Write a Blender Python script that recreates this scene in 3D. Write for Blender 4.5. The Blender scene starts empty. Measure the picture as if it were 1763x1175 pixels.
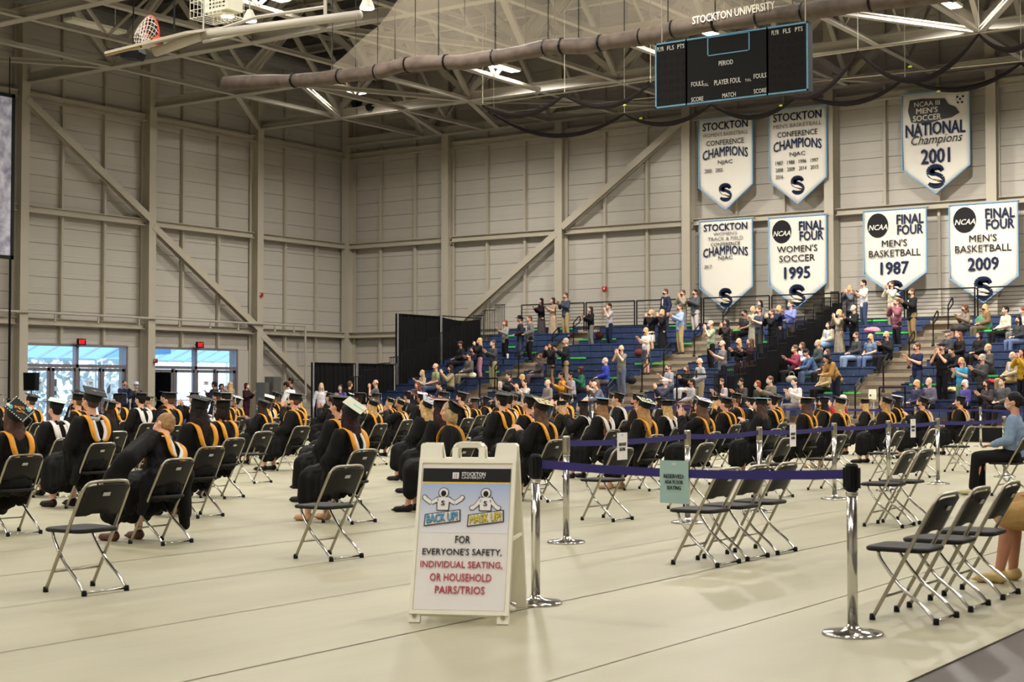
import bpy, math, random
from mathutils import Vector, Matrix, Euler
R = math.radians
random.seed(7)
SC = bpy.context.scene
COL = SC.collection

# ------------------------------------------------------------------ camera
F = 2605.0; TH = R(34.6); HC = 1.43; CX = 881.5; CY = 587.5
PT = math.atan((672.0 - CY) / F)
cd = bpy.data.cameras.new('camera'); cam = bpy.data.objects.new('camera', cd); COL.objects.link(cam)
cd.sensor_width = 36; cd.lens = 36 * F / 1763; cd.clip_start = 0.1; cd.clip_end = 400
cam.location = (0, 0, HC); cam.rotation_euler = (R(90) + PT, 0, TH)
cd.dof.use_dof = True; cd.dof.focus_distance = 19; cd.dof.aperture_fstop = 4.5
SC.camera = cam
# ------------------------------------------------------------------ world, lights, exposure
w = bpy.data.worlds.new('world'); SC.world = w; w.use_nodes = True
bg = w.node_tree.nodes['Background']; bg.inputs[0].default_value = (0.62, 0.80, 1.0, 1); bg.inputs[1].default_value = 2.4
sd = bpy.data.lights.new('sun', 'SUN'); sd.energy = 2.5; sd.angle = R(1); sd.color = (1, .95, .88)
sun = bpy.data.objects.new('sun', sd); COL.objects.link(sun); sun.rotation_euler = (R(42), 0, R(-160))
SC.view_settings.view_transform = 'Standard'; SC.view_settings.look = 'None'
SC.view_settings.gamma = 1; SC.view_settings.use_curve_mapping = False
SC.view_settings.exposure = -0.07
LAMP_W = 720; LAMP_COL = (1.0, 0.95, 0.87)

# ------------------------------------------------------------------ helpers: picture ray -> place
def ray(px, py):
    u = (px - CX) / F; v = (CY - py) / F
    fw = math.cos(PT) - v * math.sin(PT); up = math.sin(PT) + v * math.cos(PT)
    return Vector((u * math.cos(TH) - fw * math.sin(TH), u * math.sin(TH) + fw * math.cos(TH), up))
def on_z(px, py, z=0.0):
    d = ray(px, py); t = (z - HC) / d.z; return Vector((d.x * t, d.y * t, z))
def on_y(px, py, y):
    d = ray(px, py); t = y / d.y; return Vector((d.x * t, y, HC + d.z * t))
def on_x(px, py, x):
    d = ray(px, py); t = x / d.x; return Vector((x, d.y * t, HC + d.z * t))
def proj(p):
    r = p[0] * math.cos(TH) + p[1] * math.sin(TH); f = -p[0] * math.sin(TH) + p[1] * math.cos(TH); z = p[2] - HC
    fw = f * math.cos(PT) + z * math.sin(PT); up = -f * math.sin(PT) + z * math.cos(PT)
    return CX + F * r / fw, CY - F * up / fw

# ------------------------------------------------------------------ materials
def lin(c):
    return tuple((x / 255 / 12.92) if x / 255 <= .04045 else ((x / 255 + .055) / 1.055) ** 2.4 for x in c) + (1,)
MATS = {}
def mat(name, rgb, rough=.6, metal=0, var=.06, scale=6, emit=0, bump=0, alpha=1, trans=0, rgb2=None):
    if name in MATS: return MATS[name]
    m = bpy.data.materials.new(name); m.use_nodes = True; nt = m.node_tree; b = nt.nodes['Principled BSDF']
    b.inputs['Roughness'].default_value = rough; b.inputs['Metallic'].default_value = metal
    tc = nt.nodes.new('ShaderNodeTexCoord'); nz = nt.nodes.new('ShaderNodeTexNoise'); nz.inputs['Scale'].default_value = scale
    nz.inputs['Detail'].default_value = 4
    nt.links.new(tc.outputs['Object'], nz.inputs['Vector'])
    cr = nt.nodes.new('ShaderNodeValToRGB'); c = lin(rgb); c2 = lin(rgb2) if rgb2 else None
    cr.color_ramp.elements[0].position = .35; cr.color_ramp.elements[1].position = .65
    cr.color_ramp.elements[0].color = tuple(x * (1 - var) for x in c[:3]) + (1,)
    cr.color_ramp.elements[1].color = c2 if c2 else tuple(min(1, x * (1 + var)) for x in c[:3]) + (1,)
    nt.links.new(nz.outputs['Fac'], cr.inputs['Fac']); nt.links.new(cr.outputs['Color'], b.inputs['Base Color'])
    if emit:
        nt.links.new(cr.outputs['Color'], b.inputs['Emission Color']); b.inputs['Emission Strength'].default_value = emit
    if bump:
        bp = nt.nodes.new('ShaderNodeBump'); bp.inputs['Strength'].default_value = bump; bp.inputs['Distance'].default_value = .02
        nt.links.new(nz.outputs['Fac'], bp.inputs['Height']); nt.links.new(bp.outputs['Normal'], b.inputs['Normal'])
    if alpha < 1: b.inputs['Alpha'].default_value = alpha
    if trans: b.inputs['Transmission Weight'].default_value = trans
    if sum(rgb) < 130: b.inputs['Specular IOR Level'].default_value = .22
    MATS[name] = m
    return m
def cmat(rgb, rough=.85):       # plain cloth of a colour
    return mat('cloth_%d_%d_%d' % tuple(rgb), rgb, rough, var=.12, scale=14, bump=.15)

M_WALL = mat('wall panel paint', (186, 180, 170), .55, var=.02, scale=.6)
M_STEEL = mat('painted steel', (182, 174, 157), .5, var=.03, scale=1)
M_TRUSS = mat('truss white paint', (178, 172, 160), .5, var=.03, scale=1)
M_CEIL = mat('roof deck', (92, 88, 86), .8, var=.1, scale=.5)
M_WHITE = mat('white plastic', (236, 232, 214), .45, var=.02)
M_PAPER = mat('paper white', (232, 228, 226), .7, var=.01)
M_BLACK = mat('black plastic', (14, 14, 15), .5, var=.1)
M_BLACKM = mat('black metal', (13, 13, 14), .5, .2, var=.1)
M_CHROME = mat('chrome', (205, 203, 198), .16, 1, var=.02)
M_TUBE = mat('grey steel tube', (172, 166, 150), .28, .9, var=.04)
M_SEAT = mat('charcoal plastic', (33, 31, 31), .55, var=.08, scale=20, bump=.05)
M_STICK = mat('silver sticker', (190, 190, 188), .4, var=.05)
M_BLUE = mat('bench blue plastic', (41, 58, 94), .5, var=.18, scale=2.5)
M_DECK = mat('bleacher deck', (150, 136, 116), .6, var=.08, scale=3)
M_DECKD = mat('bleacher riser', (104, 96, 84), .6, var=.08, scale=3)
M_BELT = mat('violet blue belt', (36, 28, 104), .7, var=.08)
M_NAVY = mat('navy print', (24, 36, 66), .6, var=.05)
M_INK = mat('black print', (26, 25, 27), .6, var=.05)
M_RED = mat('crimson print', (176, 40, 62), .6, var=.05)
M_LBLUE = mat('light blue trim', (120, 168, 206), .6, var=.03)
M_CLOTH = mat('banner cloth', (226, 220, 208), .8, var=.015, scale=1.5)
M_GLOW = mat('exit sign red', (255, 30, 40), .5, emit=1.3, var=.01)
M_LAMP = mat('lamp panel', (255, 244, 220), .5, emit=14, var=.01)
M_DRAPE = mat('black drape', (6, 6, 8), .95, var=.2, scale=3)
M_GOWN = mat('black gown cloth', (15, 14, 14), .8, var=.2, scale=9, bump=.35)
M_CAP = mat('black cap cloth', (34, 34, 35), .75, var=.08, scale=20)
M_GOLD = mat('gold hood satin', (226, 152, 16), .55, var=.08, scale=10)
M_HWHITE = mat('white satin', (225, 218, 212), .6, var=.05)
M_GREEN = mat('green tape', (70, 205, 84), .6, var=.03)
M_EYE = mat('eye', (30, 24, 22), .3, var=.05)
M_LIP = mat('lips', (150, 84, 78), .5, var=.05)
SKINS = [mat('skin tone %d' % i, c, .55, var=.05, scale=12) for i, c in enumerate([(222, 170, 142), (206, 150, 120), (176, 122, 92), (120, 80, 60)])]
def hairm(rgb): return mat('hair_%d_%d_%d' % tuple(rgb), rgb, .6, var=.25, scale=30, bump=.4)
H_BLK = (22, 18, 18); H_DBR = (44, 28, 22); H_BRN = (84, 54, 34); H_RED = (120, 48, 24); H_BLD = (196, 160, 104); H_GRY = (170, 164, 156); H_WHT = (222, 216, 204)

# ------------------------------------------------------------------ mesh builder
class MB:
    def __init__(s): s.v = []; s.f = []; s.m = []
    def add(s, vs, fs, mi=0):
        n = len(s.v); s.v.extend([tuple(v) for v in vs]); s.f.extend([tuple(i + n for i in f) for f in fs]); s.m.extend([mi] * len(fs)); return s
    def box(s, c, d, M=None, mi=0):
        hx, hy, hz = d[0] / 2, d[1] / 2, d[2] / 2
        vs = [Vector((x * hx, y * hy, z * hz)) for z in (-1, 1) for y in (-1, 1) for x in (-1, 1)]
        if M is not None: vs = [M @ v for v in vs]
        c = Vector(c)
        return s.add([v + c for v in vs], [(0, 2, 3, 1), (4, 5, 7, 6), (0, 1, 5, 4), (2, 6, 7, 3), (0, 4, 6, 2), (1, 3, 7, 5)], mi)
    def bar(s, a, b, wd, h, mi=0, up=(0, 0, 1)):        # rectangular bar a->b
        a = Vector(a); b = Vector(b); d = b - a; L = d.length
        if L < 1e-6: return s
        y = d / L; u = Vector(up)
        if abs(y.dot(u)) > .98: u = Vector((1, 0, 0))
        x = y.cross(u).normalized(); z = x.cross(y)
        M = Matrix((x, y, z)).transposed()
        return s.box((a + b) / 2, (wd, L, h), M, mi)
    def ibeam(s, a, b, wd, h, t=.03, up=(0, 0, 1), mi=0):
        a = Vector(a); b = Vector(b); y = (b - a).normalized(); u = Vector(up)
        if abs(y.dot(u)) > .98: u = Vector((1, 0, 0))
        x = y.cross(u).normalized(); z = x.cross(y)
        s.bar(a + z * (h / 2 - t / 2), b + z * (h / 2 - t / 2), wd, t, mi, up); s.bar(a - z * (h / 2 - t / 2), b - z * (h / 2 - t / 2), wd, t, mi, up)
        return s.bar(a, b, t, h - 2 * t, mi, up)
    def tube(s, pts, r, n=8, closed=False, mi=0, rs=None):
        pts = [Vector(p) for p in pts]; N = len(pts); vs = []; prev = None
        for i, p in enumerate(pts):
            if closed: t = pts[(i + 1) % N] - pts[i - 1]
            else: t = pts[min(i + 1, N - 1)] - pts[max(i - 1, 0)]
            t.normalize()
            if prev is None:
                a = Vector((0, 0, 1)) if abs(t.z) < .9 else Vector((1, 0, 0))
                x = t.cross(a).normalized()
            else:
                x = (prev - t * prev.dot(t)).normalized()
            prev = x; y = t.cross(x); rr = rs[i] if rs else r
            for k in range(n):
                an = 2 * math.pi * k / n; vs.append(p + x * math.cos(an) * rr + y * math.sin(an) * rr)
        fs = []
        for i in range(N if closed else N - 1):
            j = (i + 1) % N
            for k in range(n): fs.append((i * n + k, i * n + (k + 1) % n, j * n + (k + 1) % n, j * n + k))
        if not closed: fs.append(tuple(range(n))[::-1]); fs.append(tuple(range((N - 1) * n, N * n)))
        return s.add(vs, fs, mi)
    def prism(s, poly, t, M, mi=0):                     # poly in local xz, thickness along y
        n = len(poly); vs = [M @ Vector((p[0], -t / 2, p[1])) for p in poly] + [M @ Vector((p[0], t / 2, p[1])) for p in poly]
        return s.add(vs, [tuple(range(n)), tuple(range(2 * n - 1, n - 1, -1))] + [(i, i + n, (i + 1) % n + n, (i + 1) % n) for i in range(n)], mi)
    def lathe(s, prof, n=24, c=(0, 0, 0), mi=0):
        vs = []; c = Vector(c)
        for r, z in prof:
            for k in range(n):
                a = 2 * math.pi * k / n; vs.append(c + Vector((r * math.cos(a), r * math.sin(a), z)))
        fs = [(i * n + k, i * n + (k + 1) % n, (i + 1) * n + (k + 1) % n, (i + 1) * n + k) for i in range(len(prof) - 1) for k in range(n)]
        fs.append(tuple(range(n))[::-1]); fs.append(tuple(range((len(prof) - 1) * n, len(prof) * n)))
        return s.add(vs, fs, mi)
    def ell(s, c, r, n=10, M=None, mi=0):
        vs = []; fs = []; c = Vector(c); H = n // 2 + 1
        for i in range(H + 1):
            ph = math.pi * i / H
            for k in range(n):
                a = 2 * math.pi * k / n
                v = Vector((r[0] * math.sin(ph) * math.cos(a), r[1] * math.sin(ph) * math.sin(a), -r[2] * math.cos(ph)))
                if M is not None: v = M @ v
                vs.append(c + v)
        for i in range(H):
            for k in range(n): fs.append((i * n + k, i * n + (k + 1) % n, (i + 1) * n + (k + 1) % n, (i + 1) * n + k))
        return s.add(vs, fs, mi)
    def cone(s, a, ra, b, rb, n=12):                    # round-ended taper, for remeshing
        s.tube([a, b], 0, n, rs=[ra, rb]); s.ell(a, (ra,) * 3, n); return s.ell(b, (rb,) * 3, n)
    def mesh(s, name, smooth=False):
        me = bpy.data.meshes.new(name); me.from_pydata(s.v, [], s.f)
        me.polygons.foreach_set('material_index', s.m)
        if smooth: me.polygons.foreach_set('use_smooth', [True] * len(me.polygons))
        me.update(); return me
    def build(s, name, m, parent=None, smooth=False, mats=None):
        me = s.mesh(name, smooth)
        for x in (mats or [m]): me.materials.append(x)
        return link(name, me, parent)
def link(name, me, parent=None, loc=None, rot=None):
    o = bpy.data.objects.new(name, me); COL.objects.link(o)
    if parent is not None: o.parent = parent
    if loc is not None: o.location = loc
    if rot is not None: o.rotation_euler = rot
    return o
def thing(name, label, cat, loc=(0, 0, 0), rz=0, group=None):
    o = bpy.data.objects.new(name, None); COL.objects.link(o); o.empty_display_size = .1
    o.location = loc; o.rotation_euler = (0, 0, rz); tag(o, label, cat, group); return o
def tag(o, label, cat, group=None):
    o['label'] = label; o['category'] = cat
    if group: o['group'] = group
    return o
def struct(o, label=None, cat='structure'):
    o['kind'] = 'structure'
    if label: o['label'] = label
    o['category'] = cat
    return o
def sroot(name, label, cat):
    o = bpy.data.objects.new(name, None); COL.objects.link(o); return struct(o, label, cat)
def slot(o, m):                                        # material on the object, mesh shared
    o.material_slots[0].link = 'OBJECT'; o.material_slots[0].material = m; return o
def copy_part(me, name, parent, m=None, loc=None, rot=None, scale=None):
    o = link(name, me, parent, loc, rot)
    if m is not None: slot(o, m)
    if scale is not None: o.scale = scale
    return o
WS = bpy.data.scenes.new('workbench')          # empty side scene where modifiers are applied quickly, removed at the end
def applied(o):
    WS.collection.objects.link(o); vl = WS.view_layers[0]; vl.update(); dg = vl.depsgraph
    me = bpy.data.meshes.new_from_object(o.evaluated_get(dg), depsgraph=dg); bpy.data.objects.remove(o); return me
def remesh(mb, name, voxel, smooth=4, dec=1.0, m=None):
    me = mb.mesh('tmp'); o = bpy.data.objects.new('tmp', me)
    r = o.modifiers.new('r', 'REMESH'); r.mode = 'VOXEL'; r.voxel_size = voxel
    if smooth:
        s = o.modifiers.new('s', 'SMOOTH'); s.iterations = smooth; s.factor = .5
    if dec < 1:
        d = o.modifiers.new('d', 'DECIMATE'); d.ratio = dec
    out = applied(o); out.name = name; bpy.data.meshes.remove(me)
    out.materials.clear(); out.materials.append(m or M_WHITE)
    out.polygons.foreach_set('use_smooth', [True] * len(out.polygons))
    return out
TXT = {}
def text(s, wd, ht, M, m, parent, bold=.012, arch=0, name='lettering', shear=0, curl=0):
    """lettering fitted into wd x ht metres, centred on M's origin, in M's x / z plane"""
    key = (s, shear)
    if key not in TXT:
        c = bpy.data.curves.new('t', 'FONT'); c.body = s; c.align_x = 'CENTER'; c.resolution_u = 2
        c.shear = shear; c.space_line = .9
        me = applied(bpy.data.objects.new('t', c))
        TXT[key] = ([tuple(v.co) for v in me.vertices], [tuple(p.vertices) for p in me.polygons]); bpy.data.meshes.remove(me)
    vs, fs = TXT[key]
    xs = [v[0] for v in vs]; ys = [v[1] for v in vs]
    x0, x1, y0, y1 = min(xs), max(xs), min(ys), max(ys)
    mb = MB(); out = []
    for dy in (0, .003):
        for v in vs:
            u = (v[0] - (x0 + x1) / 2) / (x1 - x0); q = (v[1] - (y0 + y1) / 2) / (y1 - y0)
            out.append(M @ Vector((u * wd, -dy, q * ht + arch * (.25 - u * u) * 4 * ht - arch * ht / 2)))
    n = len(vs)
    fl = [f for f in fs] + [tuple(i + n for i in f) for f in fs]
    mb.add(out, fl)
    # rim between back and front
    ed = {}
    for f in fs:
        for i in range(len(f)):
            a, b = f[i], f[(i + 1) % len(f)]; ed[(a, b)] = 1
    rim = [(a, b, b + n, a + n) for (a, b) in ed if (b, a) not in ed]
    mb.f.extend(rim); mb.m.extend([0] * len(rim))
    if bold > 0:            # thicker strokes: the same glyphs again, shifted sideways by a stroke's width
        k = bold * ht / (y1 - y0); kx = bold * wd / (x1 - x0)
        for j, (sx, sz) in enumerate(((-kx, 0), (kx, 0), (0, k * .6), (0, -k * .6))):
            sh = M.to_3x3() @ Vector((sx, -.0003 * (j + 1), sz)); mb.add([v + sh for v in out[n:]], list(fs))
    return mb.build(name, m, parent)
def place(x, y, z): return Matrix.Translation((x, y, z))

# ================================================================== THE HALL
XA, YB, ZC = -46.0, 53.3, 16.25      # left wall, far wall, roof deck
X1, Y0 = 16.0, -14.0
PH = .625
# floor covering with seams
fm = bpy.data.materials.new('floor cover'); fm.use_nodes = True; nt = fm.node_tree; b = nt.nodes['Principled BSDF']
b.inputs['Roughness'].default_value = .42
tc = nt.nodes.new('ShaderNodeTexCoord'); n1 = nt.nodes.new('ShaderNodeTexNoise'); n1.inputs['Scale'].default_value = .9; n1.inputs['Detail'].default_value = 8
mp = nt.nodes.new('ShaderNodeMapping'); mp.inputs['Scale'].default_value = (1.8, .5, 1)
nt.links.new(tc.outputs['Object'], mp.inputs[0]); nt.links.new(mp.outputs[0], n1.inputs['Vector'])
cr = nt.nodes.new('ShaderNodeValToRGB'); cr.color_ramp.elements[0].position = .3; cr.color_ramp.elements[1].position = .7
cr.color_ramp.elements[0].color = lin((158, 153, 128)); cr.color_ramp.elements[1].color = lin((176, 171, 146))
nt.links.new(n1.outputs['Fac'], cr.inputs[0]); nt.links.new(cr.outputs[0], b.inputs['Base Color'])
bp = nt.nodes.new('ShaderNodeBump'); bp.inputs['Strength'].default_value = .25; bp.inputs['Distance'].default_value = .02
n2 = nt.nodes.new('ShaderNodeTexNoise'); n2.inputs['Scale'].default_value = 2.2; nt.links.new(mp.outputs[0], n2.inputs['Vector'])
nt.links.new(n2.outputs['Fac'], bp.inputs['Height']); nt.links.new(bp.outputs[0], b.inputs['Normal'])
M_COVER = fm
M_FLOORD = mat('dark sports floor', (88, 80, 78), .4, var=.06, scale=3)
fl = MB().box(((XA + X1) / 2, (Y0 + YB) / 2, -.1), (X1 - XA + 1, YB - Y0 + 1, .18)).build('floor', M_FLOORD)
struct(fl, 'dark grey brown sports floor under the pale covering', 'floor')
seams = [-2.66, -4.1, -5.57, -7.0, -8.42] + [-8.42 - 1.46 * k for k in range(1, 24)]
for i in range(len(seams) - 1):
    a, c = seams[i], seams[i + 1]
    st = MB(); gp_ = .012 if i % 3 == 1 else .003
    N = 24; yy = [Y0 + .5 + (40.8 - Y0) * k / N for k in range(N + 1)]
    vs = []
    for k, y in enumerate(yy):
        w1 = .012 * math.sin(y * 1.3 + i + 1); w0 = .012 * math.sin(y * 1.3 + i)
        vs += [(a + .004 + w0, y, -.009), (a + .010 + w0, y, .0), (c - gp_ * .6 + w1, y, .0), (c - gp_ * .3 + w1, y, -.009)]
    fs = []
    for k in range(N):
        for q in range(3): fs.append((k * 4 + q, (k + 1) * 4 + q, (k + 1) * 4 + q + 1, k * 4 + q + 1))
    o = st.add(vs, fs).build('floor_cover_strip', M_COVER, fl)
    o.data.materials[0] = M_COVER

# walls: backing + studs + horizontal panels as parts
def panel_mesh(L):
    h = PH
    pr = [(-.03, 0.004), (0, .010), (0, h * .33), (.006, h * .36), (0, h * .39), (0, h - .010), (-.03, h - .004)]
    m = MB(); vs = []
    for x in (0, L):
        for (y, z) in pr: vs.append((x, -y, z))
    n = len(pr)
    m.add(vs, [(i, i + 1, n + i + 1, n + i) for i in range(n - 1)]); me = m.mesh('wall_panel'); me.materials.append(M_WALL); return me
wallL = MB().box((XA - .25, (Y0 + 20) / 2, ZC / 2), (.3, 20 - Y0, ZC))
def wseg(mb, y0, y1, z0, z1): mb.box((XA - .25, (y0 + y1) / 2, (z0 + z1) / 2), (.3, y1 - y0, z1 - z0))
wseg(wallL, 20, 35.25, 0, ZC); wseg(wallL, 35.25, 40.1, 3.13, ZC); wseg(wallL, 40.1, 41.36, 0, ZC); wseg(wallL, 41.36, 46.1, 3.13, ZC); wseg(wallL, 46.1, YB + .4, 0, ZC)
wallL = struct(wallL.build('wall_left', M_WALL), 'left wall of grey beige metal panels with exit doors', 'wall')
wallF = struct(MB().box(((XA + X1) / 2, YB + .25, ZC / 2), (X1 - XA, .3, ZC)).build('wall_far', M_WALL), 'far wall of grey beige metal panels behind the bleachers', 'wall')
struct(MB().box((X1 + .2, (Y0 + YB) / 2, ZC / 2), (.3, YB - Y0, ZC)).build('wall_right', M_WALL), 'right wall beyond the picture edge', 'wall')
struct(MB().box(((XA + X1) / 2, Y0 - .2, ZC / 2), (X1 - XA, .3, ZC)).build('wall_back', M_WALL), 'wall behind the camera', 'wall')
struct(MB().box(((XA + X1) / 2, (Y0 + YB) / 2, ZC + .15), (X1 - XA + 1, YB - Y0 + 1, .2)).build('ceiling', M_CEIL), 'dark grey roof deck above the trusses', 'ceiling')
CA = [22.8, 28.85, 34.9, 40.95, 47.0, 53.05]          # columns, left wall
CB = [-46.0, -40.0, -34.08, -28.1, -22.12, -16.1, -10.1]  # columns, far wall
pm6 = panel_mesh(6.0)
def panel(me, name, parent, x, y, z, rz, sx=1):
    o = link(name, me, parent, (x, y, z), (0, 0, rz)); o.scale = (sx, 1, 1)
for j in range(len(CB) - 1):
    L = CB[j + 1] - CB[j]
    for k in range(26): panel(pm6, 'panel', wallF, CB[j], YB + .06, k * PH, 0, L / 6)
for j in range(len(CA) - 1):
    for k in range(26):
        y0, y1 = CA[j], CA[j + 1]
        if j in (2, 3) and k < 5: continue
        # left wall faces +X: run along +Y, mirrored by rotation -90 from the far end
        panel(pm6, 'panel', wallL, XA - .06, y0, k * PH, R(90), (y1 - y0) / 6)
# columns, girts, studs, braces
M_GIRT = M_STEEL
def beam(name, a, b, wd, h, up=(0, 0, 1), label=None, I=True, m=None):
    mb = MB(); (mb.ibeam(a, b, wd, h, .03, up) if I else mb.bar(a, b, wd, h, 0, up))
    return struct(mb.build(name, m or M_GIRT), label, 'beam')
t = 0
for y in CA[:-1]:
    beam('column', (XA + .28, y, 0), (XA + .28, y, ZC), .36, .5, (1, 0, 0), 'steel column standing on the left wall')
for x in CB[1:]:
    beam('column', (x, YB - .28, 0), (x, YB - .28, ZC), .36, .5, (0, 1, 0), 'steel column standing on the far wall')
beam('column', (XA + .3, YB - .3, 0), (XA + .3, YB - .3, ZC), .4, .55, (0, 1, 0), 'corner steel column where both walls meet')
GZ = (3.95, 8.05, 12.2)
for z in GZ:
    for j in range(len(CA) - 1):
        beam('girt', (XA + .22, CA[j] + .18, z), (XA + .22, CA[j + 1] - .18, z), .26, .26, label='horizontal steel girt between columns of the left wall')
    for j in range(len(CB) - 1):
        beam('girt', (CB[j] + .18, YB - .2, z), (CB[j + 1] - .18, YB - .2, z), .26, .26, label='horizontal steel girt between columns of the far wall')
for j in range(len(CA) - 1):
    for q in (1, 2):
        y = CA[j] + (CA[j + 1] - CA[j]) * q / 3; z0 = 3.15 if j in (2, 3) else 0
        beam('stud', (XA + .06, y, z0), (XA + .06, y, ZC), .1, .12, (1, 0, 0), 'slim vertical stud on the left wall', I=False)
for j in range(len(CB) - 1):
    for q in (1, 2):
        x = CB[j] + (CB[j + 1] - CB[j]) * q / 3
        beam('stud', (x, YB - .06, 0), (x, YB - .06, ZC), .1, .12, (0, 1, 0), 'slim vertical stud on the far wall', I=False)
for (y0, z0, y1, z1) in ((34.95, 12.0, 40.9, 8.15), (41.0, 7.9, 46.95, 4.05), (47.1, 3.8, 52.6, .1), (28.9, 8.0, 34.8, 12.0)):
    if y0 > 29: beam('wall_brace', (XA + .42, y0, z0), (XA + .42, y1, z1), .28, .26, (1, 0, 0), 'diagonal steel brace crossing a bay of the left wall')
for (x0, z0, x1, z1) in ((-39.7, 4.1, -34.2, 7.95), (-33.9, 8.2, -28.2, 12.1)):
    beam('wall_brace', (x0, YB - .42, z0), (x1, YB - .42, z1), .28, .26, (0, 1, 0), 'diagonal steel brace crossing a bay of the far wall')
# conduit along the left wall
o = MB().tube([(XA + .62, 28, 4.25), (XA + .62, 49.6, 4.25), (XA + .6, 49.75, 4.2), (XA + .6, 49.8, 1.2)], .045, 8).build('trim_1', M_TRUSS); struct(o, 'thin conduit pipe running along the left wall', 'pipe')
for y in (31, 36.2, 38.2, 40.2, 42.3, 44, 45.6, 47.8, 49):
    s_ = MB().box((XA + .62, y, 4.1), (.05, .05, .2)).ell((XA + .62, y, 3.97), (.05, .05, .05)).build('pipe_hanger', M_TRUSS, o)

# ---- doors
M_FRAME = mat('door frame aluminium', (150, 144, 150), .4, .6, var=.03)
gl = bpy.data.materials.new('door glass'); gl.use_nodes = True
gb = gl.node_tree.nodes['Principled BSDF']; gb.inputs['Base Color'].default_value = (.9, .95, 1, 1); gb.inputs['Roughness'].default_value = .02
gb.inputs['Transmission Weight'].default_value = 1; gb.inputs['IOR'].default_value = 1.02
M_DGLASS = mat('dark door glass', (6, 7, 12), .1, var=.02)
def door_set(n, y0, y1, dark=()):
    d = sroot('door_%d' % n, 'row of four glazed exit doors under a transom, ' + ('left set' if n == 1 else 'right set nearer the corner'), 'door')
    x = XA - .02; zt = 2.34; top = 3.1
    f = MB()
    f.box((x, (y0 + y1) / 2, top + .02), (.2, y1 - y0 + .16, .1)); f.box((x, (y0 + y1) / 2, zt), (.2, y1 - y0, .12))
    for y in (y0 - .04, y1 + .04): f.box((x, y, top / 2), (.2, .1, top))
    ym = (y0 + y1) / 2; f.box((x, ym, top / 2), (.2, .13, top))
    for q in (.25, .75): f.box((x, y0 + (y1 - y0) * q, zt / 2), (.16, .06, zt))
    f.build('door_frame', M_FRAME, d)
    for (a, c) in ((y0 + .02, ym - .07), (ym + .07, y1 - .02)):
        MB().box((x, (a + c) / 2, (zt + top) / 2 + .02), (.012, c - a, top - zt - .14)).build('transom_pane', gl, d)
    W = (y1 - y0 - .1) / 4
    for k in range(4):
        a = y0 + .03 + k * (y1 - y0) / 4 + (.03 if k in (1, 2) else 0); c = a + W - .03
        lf = MB(); s = .12
        lf.box((x + .02, a + s / 2, 1.14), (.05, s, 2.24)); lf.box((x + .02, c - s / 2, 1.14), (.05, s, 2.24))
        lf.box((x + .02, (a + c) / 2, 2.2), (.05, c - a, .12)); lf.box((x + .02, (a + c) / 2, .14), (.05, c - a, .24))
        lo = lf.build('door_leaf', M_FRAME, d)
        MB().box((x + .02, (a + c) / 2, 1.2), (.012, c - a - 2 * s, 1.9)).build('pane', M_DGLASS if k in dark else gl, lo)
        MB().tube([(x + .05, a + .06, 1.02), (x + .11, a + .1, 1.02), (x + .11, c - .1, 1.02), (x + .05, c - .06, 1.02)], .018, 6).build('push_bar', M_CHROME, lo)
        MB().box((x + .08, (a + c) / 2, 2.17), (.08, .3, .05)).build('door_closer', M_FRAME, lo)
    return d
door_set(1, 35.31, 40.05); door_set(2, 41.42, 46.05, dark=(0,))
# jamb fillers under 3.1 m beside the doors
for (a, c) in ((34.9, 35.22), (40.14, 40.95), (40.95, 41.33), (46.14, 47.0)):
    MB().box((XA - .03, (a + c) / 2, 1.56), (.06, c - a, 3.12)).build('panel', M_WALL, wallL)
# paper notices on the doors
for i, (px, py) in enumerate(((68, 660), (156, 660), (355, 660))):
    p = on_x(px, py, XA + .1); lab = ('leftmost paper notice taped to the left exit doors', 'paper notice taped to the middle of the left exit doors', 'paper notice taped to the right exit doors')[i]
    n = thing('paper_notice', lab, 'notice', p)
    MB().box((0, 0, 0), (.008, .26, .17)).build('sheet', M_PAPER, n)
    MB().box((.006, 0, .02), (.003, .18, .025)).box((.006, 0, -.03), (.003, .14, .02)).build('printed_lines', M_INK, n)
# exit signs
for i, (px, py) in enumerate(((140, 589), (344, 594))):
    p = on_x(px, py, XA + .3)
    e = thing('exit_sign', ('red lit exit sign above the left set of doors', 'red lit exit sign above the right set of doors')[i], 'sign', p)
    MB().box((0, 0, 0), (.1, .36, .24)).box((-.15, 0, 0), (.2, .06, .06)).build('housing', M_BLACK, e)
    text('EXIT', .27, .15, place(.052, 0, 0) @ Matrix.Rotation(R(90), 4, 'Z'), M_GLOW, e, .03)
# fire alarm boxes
for nm, p, lab in (('fire_alarm', on_x(268, 622, XA + .6), 'small red fire alarm box on the column between the door sets'), ('fire_alarm', on_y(1041, 498, YB - .12), 'red fire alarm box high on the far wall above the left bleachers'), ('fire_alarm', on_x(450, 508, XA + .58), 'tiny red fire alarm strobe on the column left of the corner')):
    a = thing(nm, lab, 'alarm', p)
    MB().box((0, 0, 0), (.12, .12, .17) if 'column' in lab else (.2, .08, .2)).build('box', mat('alarm red', (170, 28, 30), .5), a)
    MB().box((.0, -.05, .02), (.05, .03, .08)).build('strobe_lens', M_PAPER, a)
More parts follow.
